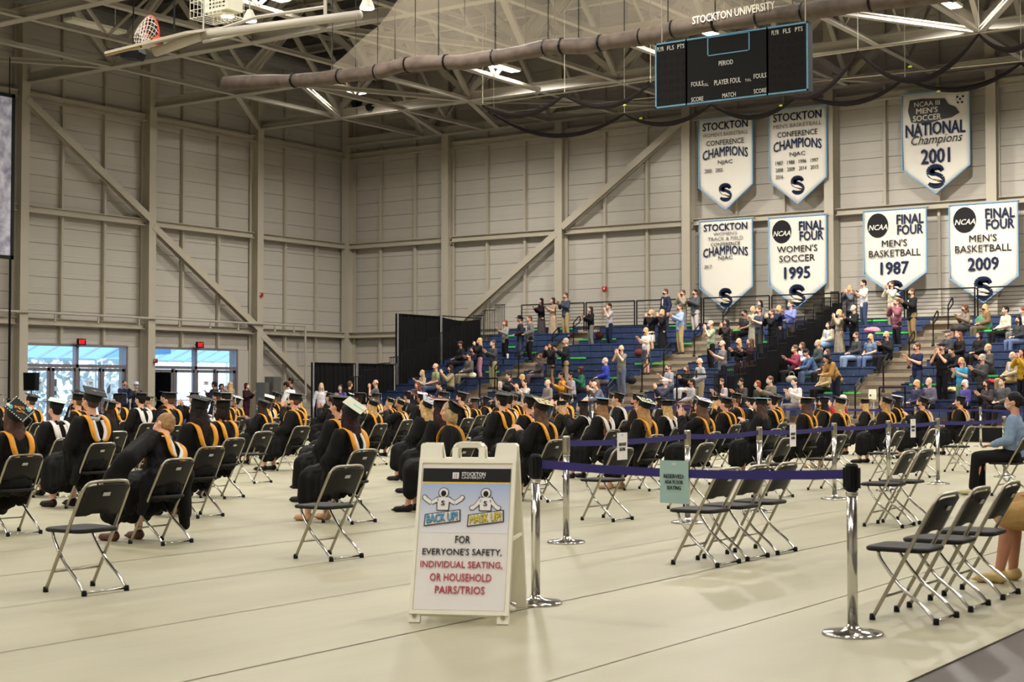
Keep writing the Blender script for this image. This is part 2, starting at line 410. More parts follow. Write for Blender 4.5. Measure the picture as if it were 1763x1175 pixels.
# outside: ground, canopy, hedge and light house front
out = MB().box((-60, 40, -.15), (27, 40, .1)).build('ground_outside', mat('pavement', (190, 188, 184), .8)); struct(out, 'pale paving outside the exit doors', 'ground')
M_CANOPY = mat('canopy fabric', (130, 190, 236), .7, var=.03)
cb_ = M_CANOPY.node_tree.nodes['Principled BSDF']; 
tr = M_CANOPY.node_tree.nodes.new('ShaderNodeBsdfTranslucent'); tr.inputs[0].default_value = lin((170, 215, 250))
mx = M_CANOPY.node_tree.nodes.new('ShaderNodeMixShader'); mx.inputs[0].default_value = .6
M_CANOPY.node_tree.links.new(cb_.outputs[0], mx.inputs[1]); M_CANOPY.node_tree.links.new(tr.outputs[0], mx.inputs[2])
M_CANOPY.node_tree.links.new(mx.outputs[0], M_CANOPY.node_tree.nodes['Material Output'].inputs[0])
for i, (ya, yb) in enumerate(((34.5, 42.8), (43.2, 50.5))):
    cn = thing('door_canopy', ('pale blue fabric canopy outside the left exit doors', 'pale blue fabric canopy outside the right exit doors')[i], 'canopy', (XA - .4, (ya + yb) / 2, 0))
    h = (yb - ya) / 2
    MB().add([(0, -h, 4.4), (0, h, 4.4), (-4.6, h, 2.75), (-4.6, -h, 2.75)], [(0, 1, 2, 3)]).add([(0, h, 4.4), (-4.6, h, 2.75), (0, h, 2.9)], [(0, 1, 2)]).build('fabric', M_CANOPY, cn)
    k = -h
    while k <= h + .01:
        MB().bar((0, k, 4.33), (-4.6, k, 2.68), .07, .07).build('rib', mat('canopy rib white', (250, 250, 250), .5), cn); k += h / 4
    e = MB().bar((-4.6, -h, 2.72), (-4.6, h, 2.72), .08, .08)
    for y in (-h, h): e.bar((-4.6, y, 0), (-4.6, y, 2.7), .08, .08)
    e.build('edge_frame', MATS['canopy rib white'], cn)
def bush(x, y, r, h, rgb, lab):
    b_ = thing('shrub', lab, 'shrub', (x, y, -.1)); mb = MB(); rnd = random.Random(int(x * 7 + y * 13))
    for k in range(240):
        a = rnd.uniform(0, 6.28); u = rnd.uniform(-1, 1); rr = r * (rnd.uniform(.6, 1)); c = Vector((rr * math.cos(a) * math.sqrt(1 - u * u), rr * math.sin(a) * math.sqrt(1 - u * u), h * .55 + h * .45 * u))
        Mx = Euler((rnd.uniform(0, 3), rnd.uniform(0, 3), rnd.uniform(0, 3))).to_matrix(); s = .22
        mb.add([c + Mx @ Vector(v) for v in ((-s, 0, 0), (0, -s * .5, 0), (s, 0, 0), (0, s * .5, 0))], [(0, 1, 2, 3)])
    f_ = mb.build('foliage', mat('leaf %s' % str(rgb), rgb, .8), b_); f_['kind'] = 'stuff'
    MB().tube([(0, 0, 0), (0, 0, h * .6)], .09, 6).build('stem', mat('bark', (90, 76, 66)), b_)
bush(-56, 42.5, 1.3, 3.2, (196, 206, 206), 'grey green shrub outside the far left door leaf')
bush(-57, 45.5, 1.5, 3.4, (184, 196, 196), 'taller shrub outside the second door leaf')
bush(-58, 49.5, 1.4, 3.0, (196, 206, 206), 'pale shrub outside the fourth door leaf')
van = thing('parked_van', 'white van parked outside beyond the left exit doors', 'vehicle', (-60.5, 52.5, -.1), R(90))
MB().prism([(-2.2, .4), (2.2, .4), (2.25, 1.1), (1.5, 1.3), (1.1, 2.0), (-2.2, 2.05)], 1.8, Matrix()).build('van_body', M_PAPER, van)
MB().prism([(1.35, 1.3), (1.05, 1.9), (.3, 1.9), (.3, 1.3)], 1.84, Matrix()).build('window', M_DGLASS, van)
for x in (-1.4, 1.4): MB().tube([(x, -.93, .4), (x, .93, .4)], .36, 14).build('wheel', M_BLACK, van)

# ---- roof trusses (space frame)
ZB, ZT = 12.6, 15.7
YT = [-1.4, 4.65, 10.7, 16.75, 22.8, 28.95, 35.1, 41.15, 47.05]
XN = [-41.05 + 3.3 * i for i in range(18)]
def ord_(n):
    return ['first', 'second', 'third', 'fourth', 'fifth', 'sixth', 'seventh', 'eighth', 'ninth', 'tenth', 'eleventh', 'twelfth', 'thirteenth', 'fourteenth', 'fifteenth', 'sixteenth', 'seventeenth', 'eighteenth', 'nineteenth', 'twentieth'][n - 1] if n <= 20 else '%dth' % n
diag_cache = {}
for i, y in enumerate(YT + [52.6]):
    tr_ = sroot('roof_truss', 'white steel roof truss spanning the hall, %s from the far wall' % ord_(len(YT) + 1 - i), 'truss')
    MB().ibeam((XA + .5, y, ZB + .18), (X1, y, ZB + .18), .34, .36, .04).build('bottom_chord', M_TRUSS, tr_)
    MB().ibeam((XA + .5, y, ZT), (X1, y, ZT), .3, .3, .03).build('top_chord', M_TRUSS, tr_)
    x = XA + 1.6; k = 0
    while x < 2:
        nb = XA + 4.95 + 6.6 * k; nt_ = nb + 3.3
        for a, c in ((nb - 3.3, nb), (nt_, nb)):
            MB().ibeam((a, y, ZT - .1), (c, y, ZB + .3), .24, .26, .03, (0, 1, 0)).build('diagonal', M_TRUSS, tr_)
        if i < 9: MB().box((nb, y, ZB + .45), (.9, .05, .5)).build('gusset_plate', M_TRUSS, tr_)
        k += 1; x = nb + 6.6
for i, x in enumerate(XN):
    tr_ = sroot('cross_truss', 'light cross bracing line between the roof trusses, %s from the left wall' % ord_(i + 1), 'truss')
    main = (i % 2 == 0)
    mb = MB()
    mb.bar((x, YT[0], ZB + .02), (x, YB - .5, ZB + .02), .2, .03); mb.bar((x, YT[0], ZB + .1), (x, YB - .5, ZB + .1), .03, .14)
    mb.build('bottom_strut', M_TRUSS, tr_)
    MB().bar((x, YT[0], ZT + .1), (x, YB - .4, ZT + .1), .14, .16).build('top_strut', M_TRUSS, tr_)
    if x < 4:
        for a, c in zip(YT[3:], YT[4:] + [52.6]):
            m_ = (a + c) / 2
            if main:
                MB().bar((x, a, ZB + .2), (x, m_, ZT), .17, .14).build('diagonal', M_TRUSS, tr_)
                MB().bar((x, c, ZB + .2), (x, m_, ZT), .17, .14).build('diagonal', M_TRUSS, tr_)
            else:
                MB().bar((x, a, ZT - .1), (x, m_, ZB + .1), .09, .09).build('diagonal', M_TRUSS, tr_)
                MB().bar((x, c, ZT - .1), (x, m_, ZB + .1), .09, .09).build('diagonal', M_TRUSS, tr_)
# flat bracing in the bottom plane
for k, (ax, ay, bx, by) in enumerate(((-41.05, 41.15, -45.5, 46.9), (-45.5, 46.9, -41.05, 47.05), (-41.05, 47.05, -37.75, 41.15), (-37.75, 41.15, -34.45, 47.05), (-37.75, 47.05, -40, 52.6), (-34.45, 47.05, -37, 52.6), (-34.45, 47.05, -28, 52.6),
                                    (-41.05, 35.1, -45.5, 29), (-24.55, 47.05, -28, 52.6), (-24.55, 47.05, -20, 52.6), (-31.15, 35.1, -27.85, 41.15), (-24.55, 35.1, -27.85, 41.15), (-17.95, 41.15, -14.65, 47.05), (-11.35, 41.15, -14.65, 47.05), (-31.15, 28.95, -34.45, 35.1))):
    beam('flat_brace', (ax, ay, ZB + .06), (bx, by, ZB + .06), .2, .16, label='%s flat brace lying between truss bottom chords' % ord_(k + 1), m=M_TRUSS)
pur = MB()
for k in range(44):
    y = Y0 + 1.5 * k + .7
    if y < YB: pur.box(((XA + X1) / 2, y, ZC - .12), (X1 - XA, .09, .22))
struct(pur.build('roof_purlins', M_CEIL), 'dark purlins lying under the roof deck', 'beam')
duct = MB().tube([(-42, 18, 14.7), (-42, 50, 14.7)], .35, 16).build('air_duct', mat('duct grey', (120, 118, 116), .5, .4)); struct(duct, 'round air duct running above the left wall', 'duct')
# high bay lights
LP = [(x, y) for y in (-6, 5, 14, 25.8, 32.2, 44.4) for x in (-38.5, -31.2, -22.6, -14.9, -5, 4)]
# some lamps are dimmed: the left side of the hall is darker, the banner wall brighter
LEVEL = {(-14.9, 44.4): 2.9, (-22.6, 44.4): 2.2, (-31.2, 44.4): 2.3, (-38.5, 44.4): .75, (-5, 44.4): 2.1, (-5, 5): .55, (-14.9, 5): .85, (-5, 14): .75, (4, 5): .6, (-22.6, 5): 1.2, (-22.6, 14): 1.2}
k = 0
for (x, y) in LP:
    k += 1
    col, row = ['far left', 'second', 'third', 'fourth', 'fifth', 'sixth'][LP.index((x, y)) % 6], LP.index((x, y)) // 6
    hb = thing('high_bay_light', 'long white high bay light, %s column, %s row from the camera' % (col, ord_(row + 1)), 'light', (x, y, 13.1))
    MB().box((0, 0, .06), (.45, 2.2, .1)).bar((0, -.8, .1), (0, -.8, 3.15), .02, .02).bar((0, .8, .1), (0, .8, 3.15), .02, .02).build('housing', M_WHITE, hb)
    MB().box((0, 0, .0), (.36, 2.1, .02)).build('diffuser', M_WHITE if x == -38.5 and y < 40 else M_LAMP, hb)
    ld = bpy.data.lights.new('lamp', 'AREA'); ld.shape = 'RECTANGLE'; ld.size = .36; ld.size_y = 2.1; ld.energy = LAMP_W * LEVEL.get((x, y), {-38.5: .10, -31.2: .55}.get(x, 1.0)); ld.color = LAMP_COL; ld.spread = R(168)
    lo = bpy.data.objects.new('lamp_light', ld); COL.objects.link(lo); lo.parent = hb; lo.location = (0, 0, -.03)
def smoothpath(pts, n=5):
    pts = [Vector(p) for p in pts]; o_ = []
    for i in range(len(pts) - 1):
        p0 = pts[max(i - 1, 0)]; p1 = pts[i]; p2 = pts[i + 1]; p3 = pts[min(i + 2, len(pts) - 1)]
        for k in range(n):
            t = k / n; o_.append(.5 * ((2 * p1) + (p2 - p0) * t + (2 * p0 - 5 * p1 + 4 * p2 - p3) * t * t + (3 * p1 - p0 - 3 * p2 + p3) * t ** 3))
    o_.append(pts[-1]); return o_

# ================================================================== BLEACHERS
def seat(i): return 51.3 - .76 * i, 3.91 - .254 * i       # bench centre line y, top z
NR = 13
SECX = [(-35.9, -32.1, 0), (-31.1, -26.2, 0), (-24.75, -21.45, 0), (-20.5, -17.75, 1), (-16.3, -10.9, 1)]
banks = [thing('bleacher_bank', 'left bank of blue bench bleachers, from the black curtain to the dark gap', 'bleachers', (-28.6, 46, 0)),
         thing('bleacher_bank', 'right bank of blue bench bleachers, right of the dark gap', 'bleachers', (-15.5, 46, 0))]
def loc_(bk, x, y, z): return (x - banks[bk].location.x, y - banks[bk].location.y, z)
for (x0, x1, bk) in SECX:
    for i in range(NR):
        y, z = seat(i)
        mb = MB(); n = max(1, round((x1 - x0) / .5)); wd = (x1 - x0) / n
        for k in range(n):
            c = loc_(bk, x0 + wd * (k + .5), y, z)
            mb.box((c[0], c[1], c[2] - .02), (wd - .02, .30, .04)); mb.box((c[0], c[1] - .135, c[2] - .11), (wd - .02, .03, .19))
            mb.box((c[0], c[1] + .13, c[2] + .02), (wd - .04, .03, .05))
        mb.build('bench', M_BLUE, banks[bk])
for bk, (bx0, bx1) in enumerate(((-35.9, -21.45), (-20.5, -10.9))):
    for i in range(NR):
        y, z = seat(i); dz = z - .42
        a = loc_(bk, (bx0 + bx1) / 2, y - .14, dz)
        MB().box((a[0], a[1], a[2] - .03), (bx1 - bx0, .76, .06)).box((a[0], a[1] + .37, a[2] + .1), (bx1 - bx0, .02, .2)).build('deck', M_DECK, banks[bk])
    y, z = seat(0); a = loc_(bk, (bx0 + bx1) / 2, y + .35, z - .17)
    MB().box((a[0], a[1], a[2]), (bx1 - bx0, .7, .06)).build('rear_walkway', M_DECK, banks[bk])
    y, z = seat(NR - 1)
    a = loc_(bk, (bx0 + bx1) / 2, y - .5, (z - .45) / 2)
    MB().box(a, (bx1 - bx0, .06, z - .48)).build('front_skirt', M_BLACK, banks[bk])
# aisles: half steps
for (x0, x1, bk) in ((-32.1, -31.1, 0), (-26.2, -24.75, 0), (-17.75, -16.3, 1)):
    for i in range(NR - 1):
        y, z = seat(i); dz = z - .42
        a = loc_(bk, (x0 + x1) / 2, y - .67, dz - .127)
        st = MB().box((a[0], a[1], a[2] - .06), (x1 - x0, .36, .12)).build('aisle_step', M_DECKD, banks[bk])
        MB().box((a[0], a[1] - .17, a[2] + .004), (x1 - x0, .04, .012)).build('step_edge', M_DECK, st)
# rear guard rails
posts = [-35.4, -32.25, -29.9, -26.95, -24.1, -21.35, -18.9, -16.4, -13.9, -11.2]
pk = 0
for a, c in zip(posts[:-1], posts[1:]):
    pk += 1
    g = thing('guard_rail', 'black horizontal bar guard rail behind the top row, %s panel from the left' % ord_(pk), 'railing', ((a + c) / 2, 51.95, 3.74))
    h = (c - a) / 2 - .05
    MB().tube([(-h, 0, 1.22), (h, 0, 1.22)], .028, 6).build('top_rail', M_BLACKM, g)
    for x in (-h, h): MB().tube([(x, 0, 0), (x, 0, 1.22)], .028, 6).build('post', M_BLACKM, g)
    for k in range(8): MB().tube([(-h, 0, .13 + k * .13), (h, 0, .13 + k * .13)], .011, 5).build('bar', M_BLACKM, g)
# aisle hand rails
hk = 0
for (x, rows, an) in ((-31.6, (1, 3, 6, 8, 11), 'left'), (-25.5, (0, 3, 6, 8, 11), 'middle'), (-17.0, (0, 2, 5, 8, 11), 'right')):
    for q, i in enumerate(rows):
        y, z = seat(i); dz = z - .42 - .1
        h = thing('aisle_handrail', 'black looped handrail in the %s bleacher aisle, %s from the top' % (an, ord_(q + 1)), 'railing', (x, y - .5, dz))
        pts = [(0, 0, 0), (0, 0, .86), (0, .03, .95), (.0, .2, 1.06), (0, .42, 1.2), (0, .5, 1.16), (0, .5, 1.02), (0, .42, .95), (0, .1, .8), (0, 0, .74)]
        MB().tube(pts, .024, 6).build('loop_rail', M_BLACKM, h)
        MB().lathe([(.075, 0), (.075, .03), (.04, .1), (.026, .14)], 10).build('foot', M_BLACKM, h)
# stepped end rails of upright bars
def end_rail(x, lab, rows, lift=0):
    g = thing('end_railing', lab, 'railing', (x, 46, 0))
    for i in rows:
        y, z = seat(i); b = MB(); zb = z - .42 - .25; zt = zb + 1.70 + lift
        b.tube([(0, y - 46 - .36, zt), (0, y - 46 + .38, zt + .05)], .018, 5)
        for k in range(7): b.tube([(0, y - 46 - .34 + k * .113, zb - .2), (0, y - 46 - .34 + k * .113, zt + .007 * k)], .017, 4)
        b.build('bar_panel', M_BLACKM, g)
end_rail(-36.0, 'stepped black upright bar railing at the left end of the bleachers', range(0, 13))
end_rail(-21.3, 'stepped black bar railing on the left side of the dark gap', range(0, 13))
end_rail(-20.6, 'stepped black bar railing on the right side of the dark gap', range(0, 13))
gp = MB()
for i in range(NR):
    y, z = seat(i); gp.box((0, y - 46, (z - .3) / 2 + .1), (.58, .76, z - .1))
gpt = thing('gap_cover', 'black covered gap between the two bleacher banks', 'cover', (-20.95, 46, 0)); gp.build('stepped_cover', M_DRAPE, gpt)
nt2 = thing('gap_netting', 'dark mesh netting standing beside the gap between bleacher banks', 'net', (-21.2, 46, 0))
M_NET = mat('black net', (16, 14, 16), .9, alpha=.62)
q = MB()
for i in range(1, NR):
    y, z = seat(i); q.box((0, y - 46, z + .25), (.02, .76, 1.0))
q.build('net_panel', M_NET, nt2)
# green seat markers
gm = [(933, 521), (978, 565), (879, 579), (880, 600), (915, 604), (975, 612), (1000, 613), (852, 645), (955, 645), (1056, 655), (1011, 583), (1052, 582), (1110, 620), (1140, 620), (1159, 561), (1193, 561), (1137, 589), (1182, 590), (1279, 568), (1326, 587), (1260, 642), (1397, 645), (1491, 552), (1518, 552), (1525, 572), (1558, 571), (1438, 669), (1468, 669), (1586, 666), (1612, 668), (1703, 564), (1727, 568), (1717, 640), (1740, 641), (1255, 692), (1641, 612)]
tapes = []
for (px, py) in gm:
    best = min(range(NR), key=lambda i: abs(proj((on_y(px, py, seat(i)[0] - .16).x, seat(i)[0] - .16, seat(i)[1]))[1] - py))
    y, z = seat(best); p = on_y(px, py, y)
    tp = MB().box((0, 0, 0), (.62, .02, .05)).box((0, .06, .027), (.62, .14, .004)).build('green_tape', M_GREEN); tp.location = (p.x, y - .162, z - .028)
    tapes.append((best, px, tp))
for best, px, tp in tapes:
    n_ = 1 + sum(1 for t_ in tapes if t_[0] == best and t_[1] < px)
    tag(tp, 'green spacing tape, %s bench row from the top, %s from the left' % (ord_(best + 1), ord_(n_)), 'tape', 'green spacing tapes on the bleacher benches')

# black pipe and drape left of the bleachers
def drape(y0, y1, z1, lab, sag=0):
    d = thing('black_drape', lab, 'curtain', (-36.45, (y0 + y1) / 2, 0)); L = y1 - y0; n = int(L * 14); mb = MB(); vs = []
    for k in range(n + 1):
        y = -L / 2 + L * k / n; x = .05 * math.sin(k * 1.9) + .02 * math.sin(k * .7)
        zt = z1 - sag * math.sin(math.pi * k / n)
        vs += [(x, y, .02), (x * .5, y, zt)]
    mb.add(vs, [(2 * k, 2 * k + 2, 2 * k + 3, 2 * k + 1) for k in range(n)]); o = mb.build('cloth', M_DRAPE, d)
    so = o.modifiers.new('s', 'SOLIDIFY'); so.thickness = .02
    MB().tube([(.02, -L / 2, z1 + .02), (.02, L / 2, z1 + .02)], .025, 6).build('top_pipe', M_BLACKM, d)
    for y in (-L / 2, L / 2): MB().tube([(.12, y, 0), (.12, y, z1 + .06)], .03, 6).lathe([(.22, 0), (.22, .015)], 12, (.12, y, 0)).build('upright', mat('dull aluminium', (165, 165, 168), .35, .8), d)
drape(45.0, 47.7, 4.32, 'tall black drape left of the bleachers, panel next to the low drapes')
drape(47.75, 50.6, 4.36, 'tall black drape panel nearest the bleacher end rails', .12)
drape(40.25, 42.6, 2.38, 'low black drape panel at the far left of the drape line')
drape(42.65, 44.95, 2.38, 'low black drape panel beside the tall black drape')

# ================================================================== BANNERS
def frame_at(p): return place(*p)
def logo(parent, cx, cz, s):
    """bold S emblem crossed by a pale bird-head slash"""
    P_ = smoothpath([(.3, 0, .22), (.2, 0, .36), (0, 0, .40), (-.2, 0, .34), (-.26, 0, .2), (-.16, 0, .07), (.05, 0, -.02), (.22, 0, -.12), (.24, 0, -.28), (.1, 0, -.4), (-.12, 0, -.4), (-.28, 0, -.28)], 3)
    sm_ = MB(); n_ = len(P_)
    for i_ in range(n_ - 1):
        a_, c_ = P_[i_], P_[i_ + 1]; t0 = i_ / n_; wd = s * (.1 + .085 * math.sin(math.pi * t0)); d_ = (c_ - a_).normalized(); nx_, nz_ = -d_.z * wd, d_.x * wd; e_ = d_ * .012
        sm_.prism([(a_.x * s - e_.x + nx_, a_.z * s - e_.z + nz_), (a_.x * s - e_.x - nx_, a_.z * s - e_.z - nz_), (c_.x * s + e_.x - nx_, c_.z * s + e_.z - nz_), (c_.x * s + e_.x + nx_, c_.z * s + e_.z + nz_)][::-1], .004, place(cx, -.034, cz))
    sm_.build('emblem_letter', M_NAVY, parent)
    mb = MB()
    pts = [(-.40, .10), (-.2, .02), (.02, .0), (.22, -.10), (.34, -.22), (.12, -.16), (-.05, -.14), (-.2, -.1), (-.34, .02)]
    pts2 = [(-.36, -.14), (-.16, -.2), (.05, -.24), (.28, -.3), (.1, -.33), (-.12, -.31), (-.3, -.26)]
    for pp in (pts, pts2): mb.prism([(x * s * .9, z * s) for x, z in pp], .004, place(cx, -.04, cz))
    mb.build('emblem_bird', M_CLOTH, parent)
    MB().prism([(-.02 * s, -.12 * s), (.16 * s, -.16 * s), (.2 * s, -.22 * s), (.02 * s, -.2 * s)], .004, place(cx, -.044, cz)).build('emblem_beak', mat('beak gold', (190, 140, 60)), parent)
def disc(parent, cx, cz, r, m):
    MB().prism([(r * math.cos(a * .2618), r * 1.12 * math.sin(a * .2618)) for a in range(24)], .004, place(cx, -.012, cz)).build('round_emblem', m, parent)
def banner(px0, px1, pyt, tip, zs, lab):
    a = on_y(px0, pyt, 52.75); c = on_y(px1, pyt, 52.75); W = c.x - a.x; zt = zs; tipz = on_y(*tip, 52.75).z; H = zt - tipz
    b = thing('banner', lab, 'banner', ((a.x + c.x) / 2, 52.62, zt)); sh = H * .745 if H > 3.3 else H * .74
    nx, nz = 10, 14; mb = MB(); vs = []
    def zlow(u): return -(sh + (H - sh) * (1 - abs(u)))
    for j in range(nz + 1):
        for k in range(nx + 1):
            u = -1 + 2 * k / nx; z = zlow(u) * j / nz
            vs.append((u * W / 2, .03 * math.sin(u * 3.1 + j * .35) * (j / nz), z))
    mb.add(vs, [(j * (nx + 1) + k, (j + 1) * (nx + 1) + k, (j + 1) * (nx + 1) + k + 1, j * (nx + 1) + k + 1) for j in range(nz) for k in range(nx)])
    o = mb.build('cloth', M_CLOTH, b, True); s_ = o.modifiers.new('s', 'SOLIDIFY'); s_.thickness = .012
    ed = [(-W / 2, 0), (W / 2, 0), (W / 2, -sh), (0, -H), (-W / 2, -sh)]; tb = MB()
    for i in range(5):
        p, q_ = ed[i], ed[(i + 1) % 5]; tb.bar((p[0], -.01, p[1]), (q_[0], -.01, q_[1]), .03, .055, up=(0, 1, 0))
    tb.build('blue_border', M_LBLUE, b)
    MB().tube([(-W / 2 - .05, .03, .03), (W / 2 + .05, .03, .03)], .03, 6).bar((-W / 2 + .1, .0, .04), (-W / 2 + .1, .5, .04), .04, .04).bar((W / 2 - .1, .0, .04), (W / 2 - .1, .5, .04), .04, .04).build('hanging_rod', M_STEEL, b)
    return b, W, H
def T(b, s, w_, h_, x, z, m=M_INK, bold=.012, arch=0, shear=0): text(s, w_, h_, place(x, -.04, z), m, b, bold, arch, shear=shear)
M_GREYINK = mat('grey ink', (86, 84, 84))
for (p0, p1, pt, tip, sub, yrs, zs, lab) in (
    (1206, 1298, 204, (1253, 362), "WOMEN'S BASKETBALL", (('2000', '2005'),), 12.0, "white pennant banner for women's basketball conference champions, upper left"),
    (1327, 1425, 186, (1376, 352), "MEN'S BASKETBALL", (('1987', '1988', '1996', '1997'), ('2008', '2009', '2014', '2015'), ('2016',)), 12.05, "white pennant banner for men's basketball conference champions with three rows of years")):
    b, W, H = banner(p0, p1, pt, tip, zs, lab)
    T(b, 'STOCKTON', W * .84, .30, 0, -.33, M_NAVY, .03); T(b, sub, W * .84, .15, 0, -.66, M_GREYINK, 0); T(b, 'CONFERENCE', W * .7, .2, 0, -.98)
    T(b, 'CHAMPIONS', W * .84, .36, 0, -1.40, M_NAVY, .03, .35); T(b, 'NJAC', W * .27, .19, 0, -1.77, M_INK, .01)
    for r_, row in enumerate(yrs):
        for c_, y_ in enumerate(row): T(b, y_, W * .13, .15, W * (-.32 + .205 * c_), -2.05 - .26 * r_)
    logo(b, 0, -2.93, .66)
b, W, H = banner(1207, 1298, 379, (1252, 535), 8.0, "white pennant banner for women's track and field champions, lower left")
T(b, 'STOCKTON', W * .82, .27, 0, -.27, M_NAVY, .03); T(b, "WOMEN'S", W * .45, .13, 0, -.53, M_GREYINK, 0); T(b, 'TRACK & FIELD', W * .66, .14, 0, -.72, M_GREYINK, 0); T(b, 'CONFERENCE', W * .55, .13, 0, -.93)
T(b, 'CHAMPIONS', W * .84, .33, 0, -1.22, M_NAVY, .03, .3); T(b, 'NJAC', W * .27, .17, 0, -1.48); T(b, '2017', W * .14, .13, -W * .33, -1.78)
logo(b, 0, -3.0, .68)
for (p0, p1, pt, tip, who, yr, lab) in ((1326, 1425, 372, (1376, 530), "WOMEN'S\nSOCCER", '1995', "white pennant banner reading women's soccer 1995 final four"),
                                       (1489, 1597, 364, (1544, 510), "MEN'S\nBASKETBALL", '1987', "white final four banner with the year 1987 above the right bleachers"),
                                       (1636, 1754, 347, (1694, 522), "MEN'S\nBASKETBALL", '2009', "white final four banner with the year 2009 at the far right")):
    b, W, H = banner(p0, p1, pt, tip, 7.95, lab)
    disc(b, -W * .27, -.55, W * .17, M_INK); text('NCAA', W * .3, .19, place(-W * .26, -.04, -.62), M_CLOTH, b, .02, shear=.25)
    T(b, 'FINAL', W * .42, .34, W * .25, -.38, M_NAVY, .035); T(b, 'FOUR', W * .4, .34, W * .25, -.76, M_NAVY, .035)
    a_, c_ = who.split('\n'); T(b, a_, W * (.7 if 'W' in a_ else .4), .25, 0, -1.22); T(b, c_, W * (.62 if c_ == 'SOCCER' else .82), .25, 0, -1.58)
    T(b, yr, W * .44, .44, 0, -2.12, M_NAVY, .035); logo(b, 0, -2.98, .78)
b, W, H = banner(1555, 1671, 159, (1613, 334), 12.05, 'white pennant banner reading national champions 2001 with dark map shape and ball')
MB().prism([(-W * .38, -.22), (-W * .2, -.2), (W * .14, -.28), (W * .2, -.5), (W * .3, -.62), (W * .36, -.84), (W * .24, -.98), (W * .05, -1.02), (-W * .12, -1.14), (-W * .36, -1.02), (-W * .41, -.6)], .004, place(0, -.02, 0)).build('map_shape', mat('map grey', (64, 62, 62)), b)
text('NCAA III', W * .38, .17, place(-W * .12, -.04, -.40), M_CLOTH, b, 0); text("MEN'S", W * .32, .2, place(-W * .12, -.04, -.64), M_CLOTH, b, .02); text('SOCCER', W * .42, .2, place(-W * .12, -.04, -.9), M_CLOTH, b, .02)
mb = MB().ell((W * .37, -.02, -.36), (.17, .02, .19), 14); mb.build('ball', M_CLOTH, b)
mb = MB()
for (x, z) in ((0, 0), (.1, .08), (-.1, .08), (.07, -.12), (-.08, -.12)): mb.prism([(W * .37 + x + .045 * math.cos(a * 1.257), -.36 + z + .045 * math.sin(a * 1.257)) for a in range(5)], .01, place(0, -.045, 0))
mb.prism([(W * .4, -.1), (W * .46, 0), (W * .38, -.02)], .01, place(0, -.03, 0)); mb.build('ball_patches', M_INK, b)
T(b, 'NATIONAL', W * .88, .45, 0, -1.32, M_NAVY, .035, .06); T(b, 'Champions', W * .76, .42, W * .02, -1.74, M_INK, -.005, shear=.35)
T(b, '2001', W * .42, .52, 0, -2.3, M_NAVY, .035); logo(b, 0, -3.02, .8)

# ================================================================== THINGS HUNG FROM THE ROOF
# scoreboard
sb0 = on_y(1128, 188, 26); sb1 = on_y(1392, 156, 26); W = sb1.x - sb0.x; zt = on_y(1392, 36, 26).z; H = zt - sb1.z
sb = thing('scoreboard', 'black scoreboard with light blue outlines hanging from the roof', 'scoreboard', ((sb0.x + sb1.x) / 2, 26, sb1.z))
MB().box((0, .1, H / 2), (W, .2, H)).build('cabinet', M_BLACK, sb)
M_SBL = mat('scoreboard blue line', (112, 176, 214), .5)
def outline(x0, x1, z0, z1, th=.022, nm='outline'):
    m_ = MB(); y = -.004
    for a, c in (((x0, z0), (x1, z0)), ((x0, z1), (x1, z1)), ((x0, z0), (x0, z1)), ((x1, z0), (x1, z1))): m_.bar((a[0], y, a[1]), (c[0], y, c[1]), .01, th, up=(0, 1, 0)) if False else m_.box(((a[0] + c[0]) / 2, y, (a[1] + c[1]) / 2), (abs(c[0] - a[0]) + th, .01, abs(c[1] - a[1]) + th))
    m_.build(nm, M_SBL, sb)
xa, xb = -W / 2 + W * .215, W / 2 - W * .255
outline(-W / 2 + .02, xa, .02, H - .02, .03); outline(xa, xb, .02, H - .02, .03); outline(xb, W / 2 - .02, .02, H - .02, .03)
outline(-W * .14, W * .13, H * .70, H * .97, .02)
M_SBW = mat('scoreboard white', (225, 222, 210), .5, emit=.12)
def SB(s, w_, h_, x, z): text(s, w_, h_, place(x * W, -.012, z * H), M_SBW, sb, .008)
for q in (-1, 1):
    x0 = -.39 if q < 0 else .37
    for s_, dx in (('PLYR', -.072 if q > 0 else -.07), ('FLS', 0), ('PTS', .075 if q > 0 else .07)): SB(s_, .15, .085, x0 + dx, .9)
    for r_ in range(6):
        for c_ in range(5):
            dg = MB()
            for (dx, dz, ww, hh) in ((0, 0, .05, .008), (0, .04, .05, .008), (0, -.04, .05, .008), (-.028, .02, .008, .035), (.028, .02, .008, .035), (-.028, -.02, .008, .035), (.028, -.02, .008, .035)): dg.box((dx, 0, dz), (ww, .004, hh))
            dg.build('unlit_digit', mat('unlit digit', (52, 30, 28), .6), sb).location = ((x0 - .085 + c_ * .042) * W, -.004, (.78 - r_ * .128) * H)
SB('PERIOD', .30, .09, -.02, .56); SB('PLAYER FOUL', .56, .1, -.01, .28); SB('T.O.L.', .13, .05, -.155, .27); SB('T.O.L.', .13, .05, .125, .26)
SB('FOULS', .26, .09, -.21, .30); SB('FOULS', .26, .09, .2, .30); SB('SCORE', .26, .085, -.21, .07); SB('MATCH', .28, .085, 0, .075); SB('SCORE', .26, .085, .2, .08)
for x in (-W / 2 + .1, W / 2 - .1): MB().tube([(x, .1, H), (x, .1, ZB - sb1.z)], .012, 5).build('hanger_cable', M_TRUSS, sb)
